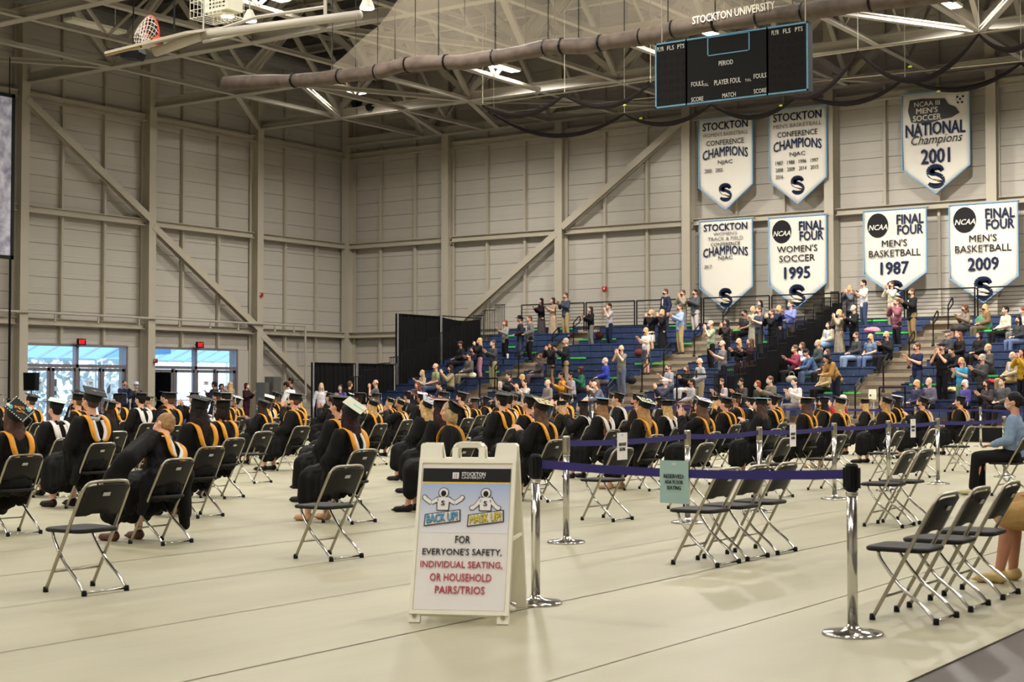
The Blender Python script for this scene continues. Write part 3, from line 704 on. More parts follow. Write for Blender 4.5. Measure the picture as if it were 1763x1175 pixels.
# divider curtain rolled on a pipe, mesh above
YD = 29.4
path = [(388, 143), (470, 140), (545, 137), (600, 130), (650, 124), (690, 113), (740, 108), (800, 107), (870, 96), (940, 82), (955, 80), (1010, 79), (1060, 70), (1120, 62), (1160, 50), (1215, 42), (1280, 33), (1330, 26), (1400, 18), (1500, 4), (1600, -8), (1763, -28), (1900, -46)]
pts = [on_y(px, py, YD) for px, py in path]
dv = thing('divider_curtain', 'long beige gym divider curtain rolled up under the roof trusses', 'curtain', (pts[0].x, YD, pts[0].z))
rel = [p - dv.location for p in pts]
M_VINYL = mat('beige vinyl', (92, 79, 70), .7, var=.25, scale=4, bump=.4)
sm = []
for a, c in zip(rel[:-1], rel[1:]):
    for k in range(4): sm.append(a.lerp(c, k / 4))
sm.append(rel[-1]); rnd = random.Random(3)
MB().tube(sm, .19, 12, rs=[.185 + .012 * math.sin(i * .9) + rnd.uniform(-.008, .008) for i in range(len(sm))]).build('rolled_curtain', M_VINYL, dv, True)
M_MESH = mat('curtain mesh', (190, 178, 158), .8, alpha=.28, var=.1, scale=.7)
mb = MB(); vs = []
top = lambda p: Vector((p.x, .0, ZB - .05 - dv.location.z))
i0 = 10
for i, p in enumerate(sm[i0:]): vs += [p + Vector((0, .03 * math.sin(i), .15)), Vector((p.x, .03 * math.sin(i + 1), min(ZB - .05 - dv.location.z, p.z + .2 + 1.95 * min(1, (i + 1) / 14))))]
mb.add(vs, [(2 * k, 2 * k + 2, 2 * k + 3, 2 * k + 1) for k in range(len(vs) // 2 - 1)]).build('mesh_top', M_MESH, dv)
L0 = sm[i0]
mb = MB()
for i in range(i0, len(sm), 3): mb.tube([sm[i], (sm[i].x, 0, ZB - dv.location.z)], .012, 4)
mb.build('lift_cords', M_BLACKM, dv)
for i in range(6, len(sm), 5):
    MB().lathe([(.205, -.02), (.205, .02)], 12).build('tie_strap', M_BLACKM, dv)
    o = COL.objects[-1]; o.location = sm[i]; o.rotation_euler = (0, R(90), 0)
tA = on_y(1262, 22, YD - .2) - dv.location
text('STOCKTON UNIVERSITY', 1.95, .17, Matrix.Translation(tA) @ Matrix.Rotation(R(-2), 4, 'Y'), mat('pale lettering', (226, 220, 205)), dv, .02)
text('POMONA', .5, .1, Matrix.Translation(on_y(1202, 18, YD - .2) - dv.location), mat('pale yellow lettering', (214, 205, 165)), dv, .01) if False else None
# netting gathered in swags
M_NETB = mat('dark netting', (34, 26, 26), .9, alpha=.5)
def swag(y, att, lows, lab):
    A = [on_y(px, py, y) for px, py in att]; n = thing('batting_net', lab, 'net', A[0])
    MB().tube([A[0] - A[0], A[-1] - A[0]], .02, 5).build('net_cable', M_TUBE, n)
    for a, c, dpt in zip(A[:-1], A[1:], lows):
        mb = MB(); vs = []; N = 16; bot = []
        for k in range(N + 1):
            t = k / N; p = a.lerp(c, t) - A[0]; s_ = 4 * t * (1 - t) * dpt
            vs += [p, p + Vector((0, .12, -s_ * .75 - .02)), p + Vector((0, .0, -s_ - .03))]; bot.append(p + Vector((0, 0, -s_ - .03)))
        mb.add(vs, [(3 * k + q_, 3 * k + 3 + q_, 3 * k + 4 + q_, 3 * k + 1 + q_) for k in range(N) for q_ in (0, 1)]).build('net_swag', M_NETB, n)
        MB().tube(bot, .05, 6, rs=[.03 + .05 * math.sin(math.pi * k / N) for k in range(N + 1)]).build('gathered_hem', mat('gathered net', (30, 24, 24), .9, var=.3, scale=30), n)
    for p in A: MB().tube([p - A[0], (p.x - A[0].x, 0, ZB - A[0].z)], .008, 4).build('hanging_cord', M_WHITE, n)
    for t in (.3, .55, .8):
        q_ = A[0].lerp(A[-1], t); MB().ell((q_.x - A[0].x, -.06, q_.z - A[0].z - .62), (.06, .03, .03), 6).build('yellow_tag', mat('yellow tag', (200, 214, 60)), n)
swag(37, [(831, 180), (972, 161), (1120, 142), (1300, 114), (1477, 87), (1685, 57), (1800, 40)], [.45, .5, .75, 1.0, .95, .5], 'black netting swag line nearer the scoreboard')
swag(40.5, [(850, 195), (1075, 195), (1225, 178), (1378, 158), (1558, 133), (1758, 107), (1860, 95)], [.7, .45, .55, .5, .5, .4], 'black netting swag line nearer the far wall')
# folded-up basketball goal
gpos = on_y(265, 60, 18.5)
gx = thing('basketball_goal', 'folded up ceiling basketball goal with orange rim', 'goal', gpos)
def rg(px, py, dy=0): return on_y(px, py, 18.5 + dy) - gpos
mb = MB(); a, c = rg(268, 89), rg(350, 60); mb.tube([a, c], .09, 12); e = rg(620, 25); mb.tube([c, e], .075, 12); mb.build('mast', M_TRUSS, gx, True)
b0, b1 = rg(218, 86), rg(358, 51)
d_ = (b1 - b0).normalized(); 
vd = (gpos - Vector((0, 0, HC))).normalized(); nrm_ = d_.cross(vd).normalized(); nrm_ = (Matrix.Rotation(R(-5), 3, d_) @ nrm_); wd_ = nrm_.cross(d_)
MB().box((b0 + b1) / 2, ((b1 - b0).length, 1.07, .045), Matrix((d_, wd_, nrm_)).transposed()).build('backboard', mat('backboard white', (190, 182, 166), .5), gx)
MB().box(b0.lerp(b1, .22) - wd_ * .50 - nrm_ * .03 * (1 if nrm_.z > 0 else -1), ((b1 - b0).length * .42, .06, .07), Matrix((d_, wd_, nrm_)).transposed()).build('backboard_padding', mat('padding olive', (120, 96, 50), .7), gx)
rc = rg(262, 50); RX = .24
rt_ = Vector((math.cos(TH), math.sin(TH), 0)); n3 = (rt_ * .80 + vd * .58 + Vector((0, 0, .12))).normalized(); x3 = n3.cross(Vector((0, 0, 1))).normalized(); y3 = n3.cross(x3)
ring = []; Mr = Matrix((x3, y3, n3)).transposed().to_4x4()
for k in range(24): a_ = k * math.pi / 12; ring.append(rc + Mr @ Vector((RX * math.cos(a_), RX * math.sin(a_), 0)))
M_ORG = mat('rim orange', (226, 70, 38), .4)
MB().tube(ring, .013, 6, True).build('rim', M_ORG, gx)
MB().box(rg(272, 70), (.14, .12, .12)).build('rim_bracket', M_ORG, gx)
nb_ = MB()
def netp(k, t):
    a_ = k * math.pi / 6; r_ = RX * (1 - .45 * t); q_ = Mr @ Vector((r_ * math.cos(a_), r_ * math.sin(a_), 0)); return rc + q_ - rt_ * .26 * t + Vector((0, 0, -.2 * t * t))
for k in range(12):
    for s_ in (1, -1): nb_.tube([netp(k + s_ * t * 4, t) for t in (0, .25, .5, .75, 1)], .006, 4)
nb_.build('net', M_HWHITE, gx)
for (p1_, p2_) in (((300, 75), (300, -60)), ((350, 60), (352, -70)), ((560, 28), (560, -60)), ((440, 30), (350, 60)), ((560, 12), (440, 30)), ((500, 40), (350, 72))):
    MB().tube([rg(*p1_), rg(*p2_)], .016 if p1_[1] > 50 else .03, 6).build('brace_rod', M_BLACKM if p1_ == (300, 75) else M_TRUSS, gx)
# caged projector with spot heads
cp = on_y(375, 14, 20); cg = thing('caged_projector', 'white projector in a wire safety cage under the roof', 'projector', cp)
MB().box((.15, 0, .02), (.6, .4, .26)).build('projector_body', M_WHITE, cg)
mb = MB()
for k in range(9): x = -.42 + k * .1; mb.tube([(x, -.3, -.2), (x, -.3, .25), (x, .3, .25), (x, .3, -.2)], .007, 4, True)
for z in (-.2, -.05, .1, .25): mb.tube([(-.42, -.3, z), (.42, -.3, z), (.42, .3, z), (-.42, .3, z)], .007, 4, True)
mb.build('wire_cage', M_WHITE, cg)
MB().tube([(0, 0, .2), (0, 0, ZB - cp.z)], .03, 8).build('drop_pole', M_TRUSS, cg)
mb = MB()
for k in range(5):
    for j in range(3): mb.box((.0 + k * .09, -.203, -.04 + j * .07), (.05, .006, .035))
mb.build('vent_slots', M_INK, cg)
for i, (px, py, lab) in enumerate(((392, 24, 'white spot lamp under the caged projector'), (430, 32, 'white spot lamp hanging right of the caged projector'), (632, 10, 'small round white spot lamp above the rolled curtain'))):
    p = on_y(px, py, 20); s_ = thing('spot_lamp', lab, 'light', p)
    MB().lathe([(.05, .16), (.07, .12), (.13, -.02), (.135, -.05)], 14).build('lamp_shade', M_WHITE, s_)
    MB().lathe([(.12, -.055), (.12, -.04)], 14).build('lens', M_LAMP, s_)
    MB().tube([(0, 0, .14), (0, 0, ZB - p.z)], .012, 5).build('drop_pole', M_TRUSS, s_)
for i, (px, py) in enumerate(((615, 178), (640, 184))):
    p = on_y(px, py, 47.05); s_ = thing('stage_light', ('left black stage light on the far truss', 'right black stage light on the far truss')[i], 'light', p)
    MB().tube([(0, -.22, -.06), (0, .15, .05)], .15, 10).build('lamp_housing', M_BLACK, s_); MB().tube([(0, 0, .1), (0, 0, ZB + .1 - p.z)], .03, 5).build('clamp_arm', M_BLACKM, s_)
# projection screen at the left edge
XS = -42.5
a = on_x(-20, 160, XS); c = on_x(22, 447, XS); c2 = on_x(22, 163, XS)
ya, yb, z0, z1 = c.y - 4.5, c.y, c.z, c2.z
ps = thing('projection_screen', 'large projection screen with black frame at the left picture edge', 'screen', (XS, (ya + yb) / 2, z0))
h = (yb - ya) / 2; Hs = z1 - z0
MB().box((0, -h + .06, Hs / 2), (.1, .12, Hs)).box((0, h - .06, Hs / 2), (.1, .12, Hs)).box((0, 0, .06), (.1, 2 * h, .12)).box((0, 0, Hs - .06), (.1, 2 * h, .12)).build('frame', M_BLACK, ps)
sm_ = bpy.data.materials.new('projected picture'); sm_.use_nodes = True; nt = sm_.node_tree; b_ = nt.nodes['Principled BSDF']
tc = nt.nodes.new('ShaderNodeTexCoord'); nz = nt.nodes.new('ShaderNodeTexNoise'); nz.inputs['Scale'].default_value = 3.2; nz.inputs['Detail'].default_value = 6
cr = nt.nodes.new('ShaderNodeValToRGB'); cr.color_ramp.elements[0].color = lin((96, 92, 108)); cr.color_ramp.elements[1].color = lin((168, 164, 170)); cr.color_ramp.elements[0].position = .3; cr.color_ramp.elements[1].position = .7
nt.links.new(tc.outputs['Object'], nz.inputs[0]); nt.links.new(nz.outputs['Fac'], cr.inputs[0]); nt.links.new(cr.outputs[0], b_.inputs['Emission Color']); b_.inputs['Emission Strength'].default_value = .55; nt.links.new(cr.outputs[0], b_.inputs['Base Color'])
MB().box((0, 0, Hs / 2), (.04, 2 * h - .2, Hs - .2)).build('picture', sm_, ps)
for y in (-h + .2, h - .2): MB().tube([(0, y, Hs), (0, y, ZB - z0)], .02, 5).build('hanger_cable', M_BLACKM, ps)
for y in (-h + .1, h - .1): MB().tube([(0, y, 0), (0, y, -z0)], .04, 6).build('leg', M_BLACKM, ps)

# ================================================================== FLOOR FURNITURE
def rounded(w_, d_, r_, n=5):
    out_ = []
    for cx, cy, a0 in ((w_ / 2 - r_, d_ / 2 - r_, 0), (-w_ / 2 + r_, d_ / 2 - r_, 90), (-w_ / 2 + r_, -d_ / 2 + r_, 180), (w_ / 2 - r_, -d_ / 2 + r_, 270)):
        for k in range(n + 1): a_ = R(a0 + 90 * k / n); out_.append((cx + r_ * math.cos(a_), cy + r_ * math.sin(a_)))
    return out_
CH = {}
def chair_meshes():
    # seat: dished slab
    mb = MB(); o_ = rounded(.40, .40, .07); n = len(o_)
    vs = []
    for (s_, z) in ((.96, .425), (1, .433), (1, .448), (.94, .456), (.6, .450), (.05, .447)): vs += [(x * s_ * (1 if y < 0 else .94), y * s_ - .06, z + .03 * (y < -.12) * 0) for x, y in o_]
    fs = [tuple(range(n))[::-1]] + [(r_ * n + k, r_ * n + (k + 1) % n, (r_ + 1) * n + (k + 1) % n, (r_ + 1) * n + k) for r_ in range(5) for k in range(n)] + [tuple(range(5 * n, 6 * n))]
    mb.add(vs, fs); CH['seat'] = mb.mesh('seat', True); CH['seat'].materials.append(M_SEAT)
    # backrest: curved panel between tubes
    mb = MB(); vs = []; N = 10; ZZ = [(.545, -.02), (.56, .0), (.62, 0), (.70, 0), (.755, 0), (.772, -.01)]
    sl = lambda z: -.20 + .42 * z / .78
    for side in (0, 1):
        for (z, ins) in ZZ:
            for k in range(N + 1):
                u = -1 + 2 * k / N; dip = .035 * (1 - u * u)
                zz = z - (.02 * abs(u) ** 3 if z > .74 else 0) + (.018 * (1 if abs(u) < .55 else 0) if z < .55 else 0)
                vs.append((u * .19, sl(z) + dip - .006 + side * .014, zz))
    nr = len(ZZ); fs = []
    for s_ in (0, 1):
        o0 = s_ * nr * (N + 1)
        for r_ in range(nr - 1):
            for k in range(N):
                q_ = (o0 + r_ * (N + 1) + k, o0 + r_ * (N + 1) + k + 1, o0 + (r_ + 1) * (N + 1) + k + 1, o0 + (r_ + 1) * (N + 1) + k); fs.append(q_ if s_ == 0 else q_[::-1])
    off = nr * (N + 1)
    for k in range(N): fs.append((k + 1, k, off + k, off + k + 1)); a_ = (nr - 1) * (N + 1) + k; fs.append((a_, a_ + 1, off + a_ + 1, off + a_))
    for r_ in range(nr - 1):
        for k in (0, N): a_ = r_ * (N + 1) + k; fs.append((a_, a_ + N + 1, off + a_ + N + 1, off + a_))
    mb.add(vs, fs); CH['backrest'] = mb.mesh('backrest', True); CH['backrest'].materials.append(M_SEAT)
    p = [(-.205, sl(0), .01), (-.205, sl(.3), .3), (-.203, sl(.68), .68), (-.19, sl(.745), .745), (-.15, sl(.785), .785), (0, sl(.79), .79), (.15, sl(.785), .785), (.19, sl(.745), .745), (.203, sl(.68), .68), (.205, sl(.3), .3), (.205, sl(0), .01)]
    CH['front_frame'] = MB().tube(smoothpath(p, 3), .0125, 8).tube([(-.2, sl(.15), .15), (.2, sl(.15), .15)], .009, 6).mesh('front_frame', True); CH['front_frame'].materials.append(M_TUBE)
    mb = MB()
    for s_ in (-1, 1): mb.tube(smoothpath([(s_ * .17, -.17, .425), (s_ * .172, -.15, .37), (s_ * .178, -.03, .22), (s_ * .182, .12, .10), (s_ * .185, .20, .012)], 4), .0115, 8)
    mb.tube([(-.185, .195, .02), (.185, .195, .02)], .009, 6)
    CH['rear_legs'] = mb.mesh('rear_leg_frame', True); CH['rear_legs'].materials.append(M_CHROME)
    CH['cap'] = MB().lathe([(.018, 0), (.02, .004), (.018, .035), (.013, .04)], 8).mesh('foot_cap', True); CH['cap'].materials.append(M_BLACK)
    CH['stick'] = MB().box((0, 0, 0), (.06, .004, .028)).mesh('sticker'); CH['stick'].materials.append(M_STICK)
chair_meshes()
SLY = lambda z: -.20 + .42 * z / .78
def chair(x, y, lab, rz=-90, group=None, jit=4):
    c = thing('folding_chair', lab, 'chair', (x, y, 0), R(rz + random.uniform(-jit, jit)), group)
    for k_, nm in (('seat', 'seat'), ('backrest', 'backrest'), ('front_frame', 'front_leg_frame'), ('rear_legs', 'rear_leg_frame')): link(nm, CH[k_], c)
    for (a_, b_) in ((-.205, -.198), (.205, -.198), (-.185, .2), (.185, .2)): link('foot_cap', CH['cap'], c, (a_, b_, 0))
    link('sticker', CH['stick'], c, (.02, SLY(.70) + .052, .70), (R(-28), 0, 0))
    return c

# A-frame sign
sg = thing('a_frame_sign', 'white plastic A-frame sign with safety poster standing on the floor', 'sign', (-5.72, 7.82, 0), R(25.6))
PN = []
def panel_poly():
    w2 = .31; H_ = 1.135
    return [(-w2, 0), (-w2 + .07, 0), (-w2 + .07, .045), (w2 - .07, .045), (w2 - .07, 0), (w2, 0), (w2, H_), (w2 - .02, H_ + .01), (.175, H_ + .01), (.165, H_ - .09), (.085, H_ - .09), (.085, H_ - .02), (.07, H_ + .005), (-.07, H_ + .005), (-.085, H_ - .02), (-.085, H_ - .09), (-.165, H_ - .09), (-.175, H_ + .01), (-w2 + .02, H_ + .01), (-w2, H_)]
tilt = math.asin(.355 / 1.14)
MF = place(0, -.38, 0) @ Matrix.Rotation(-tilt, 4, 'X'); MR = place(0, .38, 0) @ Matrix.Rotation(tilt, 4, 'X')
def sign_panel(nm, M_):
    # split the outline in convex-ish strips so that the handle hole stays open
    mb = MB(); t_ = .034; H_ = 1.135
    def rc_(x0, x1, z0, z1, y=0, th=t_): mb.prism([(x0, z0), (x1, z0), (x1, z1), (x0, z1)], th, M_ @ place(0, y, 0))
    rc_(-.31, .31, .045, H_ - .09); rc_(-.31, -.24, 0, .0449); rc_(.24, .31, 0, .0449)
    for s_ in (-1, 1):
        mb.prism([(s_ * .17, H_ - .09), (s_ * .31, H_ - .09), (s_ * .31, H_ - .005), (s_ * .298, H_ + .008), (s_ * .18, H_ + .008)][::s_], t_, M_)
    hp = [(-.085, H_ - .09), (-.085, H_ - .02), (-.068, H_ + .002), (.068, H_ + .002), (.085, H_ - .02), (.085, H_ - .09)]
    for a_, c_ in zip(hp[:-1], hp[1:]): mb.bar(M_ @ Vector((a_[0], 0, a_[1])), M_ @ Vector((c_[0], 0, c_[1])), .036, .036)
    # raised rim around the poster
    for (x0, x1, z0, z1) in ((-.31, -.29, .05, H_ - .1), (.29, .31, .05, H_ - .1), (-.29, .29, .05, .075), (-.29, .29, H_ - .125, H_ - .1)): rc_(x0, x1, z0, z1, -.012 if M_ is MF else .012, t_)
    return mb.build(nm, M_WHITE, sg)
fp = sign_panel('front_panel', MF); sign_panel('rear_panel', MR)
for s_ in (-1, 1): MB().box(MF @ Vector((s_ * .275, -.03, .04)), (.02, .01, .02)).build('bolt', M_TUBE, sg)
MB().bar((.3, -.2, .5), (.3, .2, .5), .012, .02).build('spreader', M_WHITE, sg)
def SM(x, z, dy=-.026): return MF @ place(x, dy, z)
po = MB().prism([(-.282, .08), (.282, .08), (.282, .985), (-.282, .985)], .004, SM(0, 0, -.02)).build('poster', M_PAPER, fp)
MB().prism([(-.282, .885), (.282, .885), (.282, .975), (-.282, .975)], .002, SM(0, 0, -.023)).build('black_band', M_INK, fp)
MB().prism([(-.282, .878), (.282, .878), (.282, .886), (-.282, .886)], .002, SM(0, 0, -.0235)).build('yellow_line', mat('poster yellow', (232, 196, 40)), fp)
# blue fade on the poster: flat print, colour by height
bm_ = bpy.data.materials.new('poster sky print'); bm_.use_nodes = True; nt = bm_.node_tree; tcn = nt.nodes.new('ShaderNodeTexCoord'); sp = nt.nodes.new('ShaderNodeSeparateXYZ'); crn = nt.nodes.new('ShaderNodeValToRGB')
nt.links.new(tcn.outputs['Generated'], sp.inputs[0]); nt.links.new(sp.outputs['Z'], crn.inputs[0]); crn.color_ramp.elements[0].color = lin((230, 228, 230)); crn.color_ramp.elements[1].color = lin((160, 178, 214)); nt.links.new(crn.outputs[0], nt.nodes['Principled BSDF'].inputs['Base Color'])
MB().prism([(-.282, .56), (.282, .56), (.282, .878), (-.282, .878)], .002, SM(0, 0, -.0228)).build('sky_print', bm_, fp)
text('STOCKTON', .15, .024, SM(.045, .937), M_PAPER, fp, .03); text('UNIVERSITY', .15, .014, SM(.045, .914), M_PAPER, fp, .0)
MB().prism([(-.09, .908), (-.05, .908), (-.05, .948), (-.09, .948)], .002, SM(0, 0, -.025)).build('small_emblem', M_PAPER, fp)
MB().prism([(-.078, .912), (-.075, .912), (-.075, .94), (-.078, .94)], .002, SM(0, 0, -.027)).prism([(-.066, .912), (-.063, .912), (-.063, .94), (-.066, .94)], .002, SM(0, 0, -.027)).build('emblem_lines', M_INK, fp)
def astronaut(cx, cz, arms):
    a_ = MB(); B_ = SM(cx, cz, -.026)
    def poly(pp, m_): a_.prism(pp, .002, B_, m_)
    def circ(x, z, r_, m_, n=14): a_.prism([(x + r_ * math.cos(k * 6.283 / n), z + r_ * math.sin(k * 6.283 / n)) for k in range(n)], .002, B_ @ place(0, -.0012 * m_, 0), m_)
    out_ = []
    for s_ in (-1, 1):
        if arms: seg = [(.03, .015), (.075, -.01), (.12, .02)]
        else: seg = [(.03, .015), (.055, -.02), (.085, -.045)]
        for p_, q_ in zip(seg[:-1], seg[1:]):
            for (m_, wd) in ((1, .03), (0, .022)):
                v1 = B_ @ Vector((s_ * p_[0], -.0012 * (1 - m_), p_[1])); v2 = B_ @ Vector((s_ * q_[0], -.0012 * (1 - m_), q_[1])); a_.bar(v1, v2, .003, wd, m_, up=(B_.to_3x3() @ Vector((0, 1, 0)))) if False else None
                d = Vector((s_ * (q_[0] - p_[0]), q_[1] - p_[1])); d.normalize(); nx_, nz_ = -d.y * wd / 2, d.x * wd / 2
                a_.prism([(s_ * p_[0] + nx_, p_[1] + nz_), (s_ * p_[0] - nx_, p_[1] - nz_), (s_ * q_[0] - nx_, q_[1] - nz_), (s_ * q_[0] + nx_, q_[1] + nz_)], .002, B_ @ place(0, -.0015 * (1 - m_), 0), m_)
        circ(s_ * seg[-1][0], seg[-1][1] + .005, .017, 1); a_.prism([(s_ * seg[-1][0] + .013 * math.cos(k), seg[-1][1] + .005 + .013 * math.sin(k)) for k in range(6)], .002, B_ @ place(0, -.002, 0), 0)
    poly([(-.04, -.06), (.04, -.06), (.045, .03), (-.045, .03)], 1); a_.prism([(-.034, -.055), (.034, -.055), (.038, .026), (-.038, .026)], .002, B_ @ place(0, -.0015, 0), 0)
    circ(0, .055, .034, 1); a_.prism([(.029 * math.cos(k * .449), .055 + .029 * math.sin(k * .449)) for k in range(14)], .002, B_ @ place(0, -.002, 0), 0)
    a_.prism([(.017 * math.cos(k * .449), .05 + .02 * math.sin(k * .449)) for k in range(14)], .002, B_ @ place(0, -.003, 0), 1)
    a_.build('astronaut_drawing', None, fp, mats=[M_PAPER, M_INK])
    text('S', .022, .03, B_ @ place(0, -.004, -.012), M_INK, fp, .02)
astronaut(-.14, .76, True); astronaut(.13, .76, False)
for (s_, x, c_, wd) in (('BACK UP!', -.14, (96, 170, 214), .2), ('MASK UP!', .135, (226, 206, 40), .2)):
    Mt = SM(x, .655, -.03) @ Matrix.Rotation(R(-7), 4, 'Y')
    MB().prism([(-wd / 2 - .02, -.042), (wd / 2 + .015, -.036), (wd / 2 + .02, .04), (-wd / 2 - .008, .034)], .002, Mt).build('title_plate', M_INK, fp)
    MB().prism([(-wd / 2 - .012, -.036), (wd / 2 + .008, -.031), (wd / 2 + .012, .034), (-wd / 2 - .002, .029)], .002, Mt @ place(0, -.0015, 0)).build('title_plate', M_PAPER, fp)
    text(s_, wd, .052, Mt @ place(0, -.004, 0), M_INK, fp, .06, shear=.1); text(s_, wd, .05, Mt @ place(0, -.007, 0), mat('title %s' % s_[:4], c_), fp, .02, shear=.1)
for (s_, wd, z, m_) in (('FOR', .095, .517, M_INK), ("EVERYONE'S SAFETY,", .50, .437, M_INK), ('INDIVIDUAL SEATING,', .515, .357, M_RED), ('OR HOUSEHOLD', .385, .28, M_RED), ('PAIRS/TRIOS', .31, .202, M_RED)):
    text(s_, wd, .047, SM(0, z), m_, fp, .012)

# stanchions
STM = {}
STM['pole'] = MB().tube([(0, 0, .01), (0, 0, .9)], .03, 20).mesh('pole', True); STM['pole'].materials.append(M_CHROME)
STM['ring'] = MB().lathe([(.034, .81), (.036, .815), (.036, .83), (.034, .835)], 20).mesh('ring', True); STM['ring'].materials.append(M_CHROME)
STM['base'] = MB().lathe([(.178, 0), (.18, .008), (.17, .02), (.06, .034), (.04, .045), (.034, .06)], 40).mesh('base', True); STM['base'].materials.append(M_CHROME)
mb = MB().lathe([(.036, .84), (.038, .845), (.038, .985), (.03, 1.0)], 20)
for k in range(4): mb.box((.037 * math.cos(k * 1.571), .037 * math.sin(k * 1.571), .915), (.026, .026, .12), Matrix.Rotation(k * 1.571, 3, 'Z'))
STM['head'] = mb.mesh('belt_head'); STM['head'].materials.append(M_BLACK)
STM['shead'] = MB().lathe([(.034, .84), (.036, .845), (.036, .985), (.03, 1.0)], 20).mesh('belt_head', True); STM['shead'].materials.append(M_TUBE)
def stanchion(x, y, lab, dark=False, rz=0, sc=1):
    s_ = thing('stanchion', lab, 'stanchion', (x, y, 0), rz); s_.scale = (1, 1, sc)
    link('base', STM['base'], s_); link('pole', STM['pole'], s_); link('ring', STM['ring'], s_); link('belt_head', STM['head' if dark else 'shead'], s_)
    return Vector((x, y, 0))
def belt(a, c, lab, z=.925, sag=.015, h=.055):
    a = Vector((a.x, a.y, z)); c = Vector((c.x, c.y, z)); d = (c - a).normalized(); a += d * .04; c -= d * .04; N = 12; nrm = Vector((-d.y, d.x, 0)); vs = []
    o_ = a.copy()
    for k in range(N + 1):
        t = k / N; p = a.lerp(c, t) + Vector((0, 0, -sag * 4 * t * (1 - t))) - o_
        for s_ in (-.0015, .0015):
            for dz in (-h / 2, h / 2): vs.append(p + nrm * s_ + Vector((0, 0, dz)))
    fs = []
    for k in range(N):
        b_ = 4 * k
        for (i_, j_) in ((0, 1), (1, 3), (3, 2), (2, 0)): fs.append((b_ + i_, b_ + 4 + i_, b_ + 4 + j_, b_ + j_))
    fs += [(0, 1, 3, 2), (4 * N, 4 * N + 2, 4 * N + 3, 4 * N + 1)]
    o = MB().add(vs, fs).build('barrier_belt', M_BELT); o.location = o_; tag(o, lab, 'belt'); return a, c, d
def hung_sign(px, py0, py1, pw, P, d, lines, m_, lab, depth_y=None):
    """sheet taped on a belt: P = a point of the belt"""
    pass
s1 = stanchion(-5.65, 8.47, 'near chrome stanchion just right of the A-frame sign', True, 0, 1)
s2 = stanchion(-3.41, 8.45, 'nearest chrome stanchion, at the right front, with black belt head', True, 0, 1)
a_, c_, d_ = belt(s1, s2, 'violet belt between the two nearest stanchions', .935, .03)
MIDS = [on_z(975, 935), on_z(1184, 901), on_z(1308, 882), on_z(1437, 860), on_z(1530, 846), on_z(1615, 834)]
labs = ['chrome stanchion behind the near belt, leftmost of the middle line', 'second chrome stanchion of the middle line, behind the teal sheet', 'third chrome stanchion of the middle line', 'fourth stanchion of the middle line, left of the nearest front stanchion', 'fifth stanchion of the middle line, behind two empty chairs', 'sixth stanchion of the middle line, left of the seated woman in blue']
MIDS.append(on_z(1730, 822)); labs.append('seventh stanchion of the middle line, behind the seated woman in blue')
for p, l in zip(MIDS, labs): stanchion(p.x, p.y, l)
bl = []
for i, (p, q_) in enumerate(zip(MIDS[:-1], MIDS[1:])): bl.append(belt(p, q_, 'violet belt of the middle line, %s stretch from the left' % ord_(i + 1), .93, .02))
bl.append(belt(MIDS[-1], MIDS[-1] + (MIDS[-1] - MIDS[-2]) * 1.4, 'violet belt of the middle line, last stretch at the right edge', .93, .02))
FARS = [on_y(px, 700, 38.2) for px in (1020, 1172, 1300, 1423, 1576, 1688, 1800)]
for i, p in enumerate(FARS): p.z = 0; stanchion(p.x, 38.2, 'far chrome stanchion before the bleachers, %s from the left' % ord_(i + 1))
for i, (p, q_) in enumerate(zip(FARS[:-1], FARS[1:])): belt(p, q_, 'violet belt before the bleachers, %s stretch from the left' % ord_(i + 1), .93, .03, .06)
def sheet(pxc, z, w_, h_, a, c, lines, m_, lab):
    # find where the vertical picture ray plane meets the belt line
    best = min(range(401), key=lambda k: abs(proj(a.lerp(c, k / 400))[0] - pxc)); P = a.lerp(c, best / 400); d = (c - a).normalized()
    if d.x * math.cos(TH) + d.y * math.sin(TH) < 0: d = -d
    rz = math.atan2(d.y, d.x)
    n = thing('taped_sign', lab, 'sign', P + Vector((d.y, -d.x, 0)) * .008, rz)
    MB().box((0, 0, z), (w_, .002, h_)).build('sheet', m_, n)
    MB().box((0, -.002, z + h_ * .42), (.03, .002, .02)).build('tape_strip', mat('clear tape', (200, 205, 205), .2), n)
    for (s_, ww, hh, zz) in lines: text(s_, ww, hh, place(0, -.003, z + zz), M_INK, n, .0)
sheet(1161, -.085, .205, .27, a_, c_, (('RESERVED:', .145, .026, .036), ('ADA FLOOR', .13, .024, -.0), ('SEATING', .10, .024, -.036)), mat('teal paper', (156, 186, 180), .7, var=.02), 'pale teal reserved seating sheet taped on the near belt')
for i, (px, k) in enumerate(((1070, 0), (1364, 2), (1571, 4))):
    sheet(px, -.06, .205 if i == 0 else .2, .27, bl[k][0], bl[k][1], (('GRADUATE', .15, .032, .02), ('SEATING', .12, .032, -.03)), M_PAPER, ('white graduate seating sheet, leftmost on the middle belt line', 'white graduate seating sheet in the middle of the belt line', 'white graduate seating sheet, farthest right on the belt line')[i])

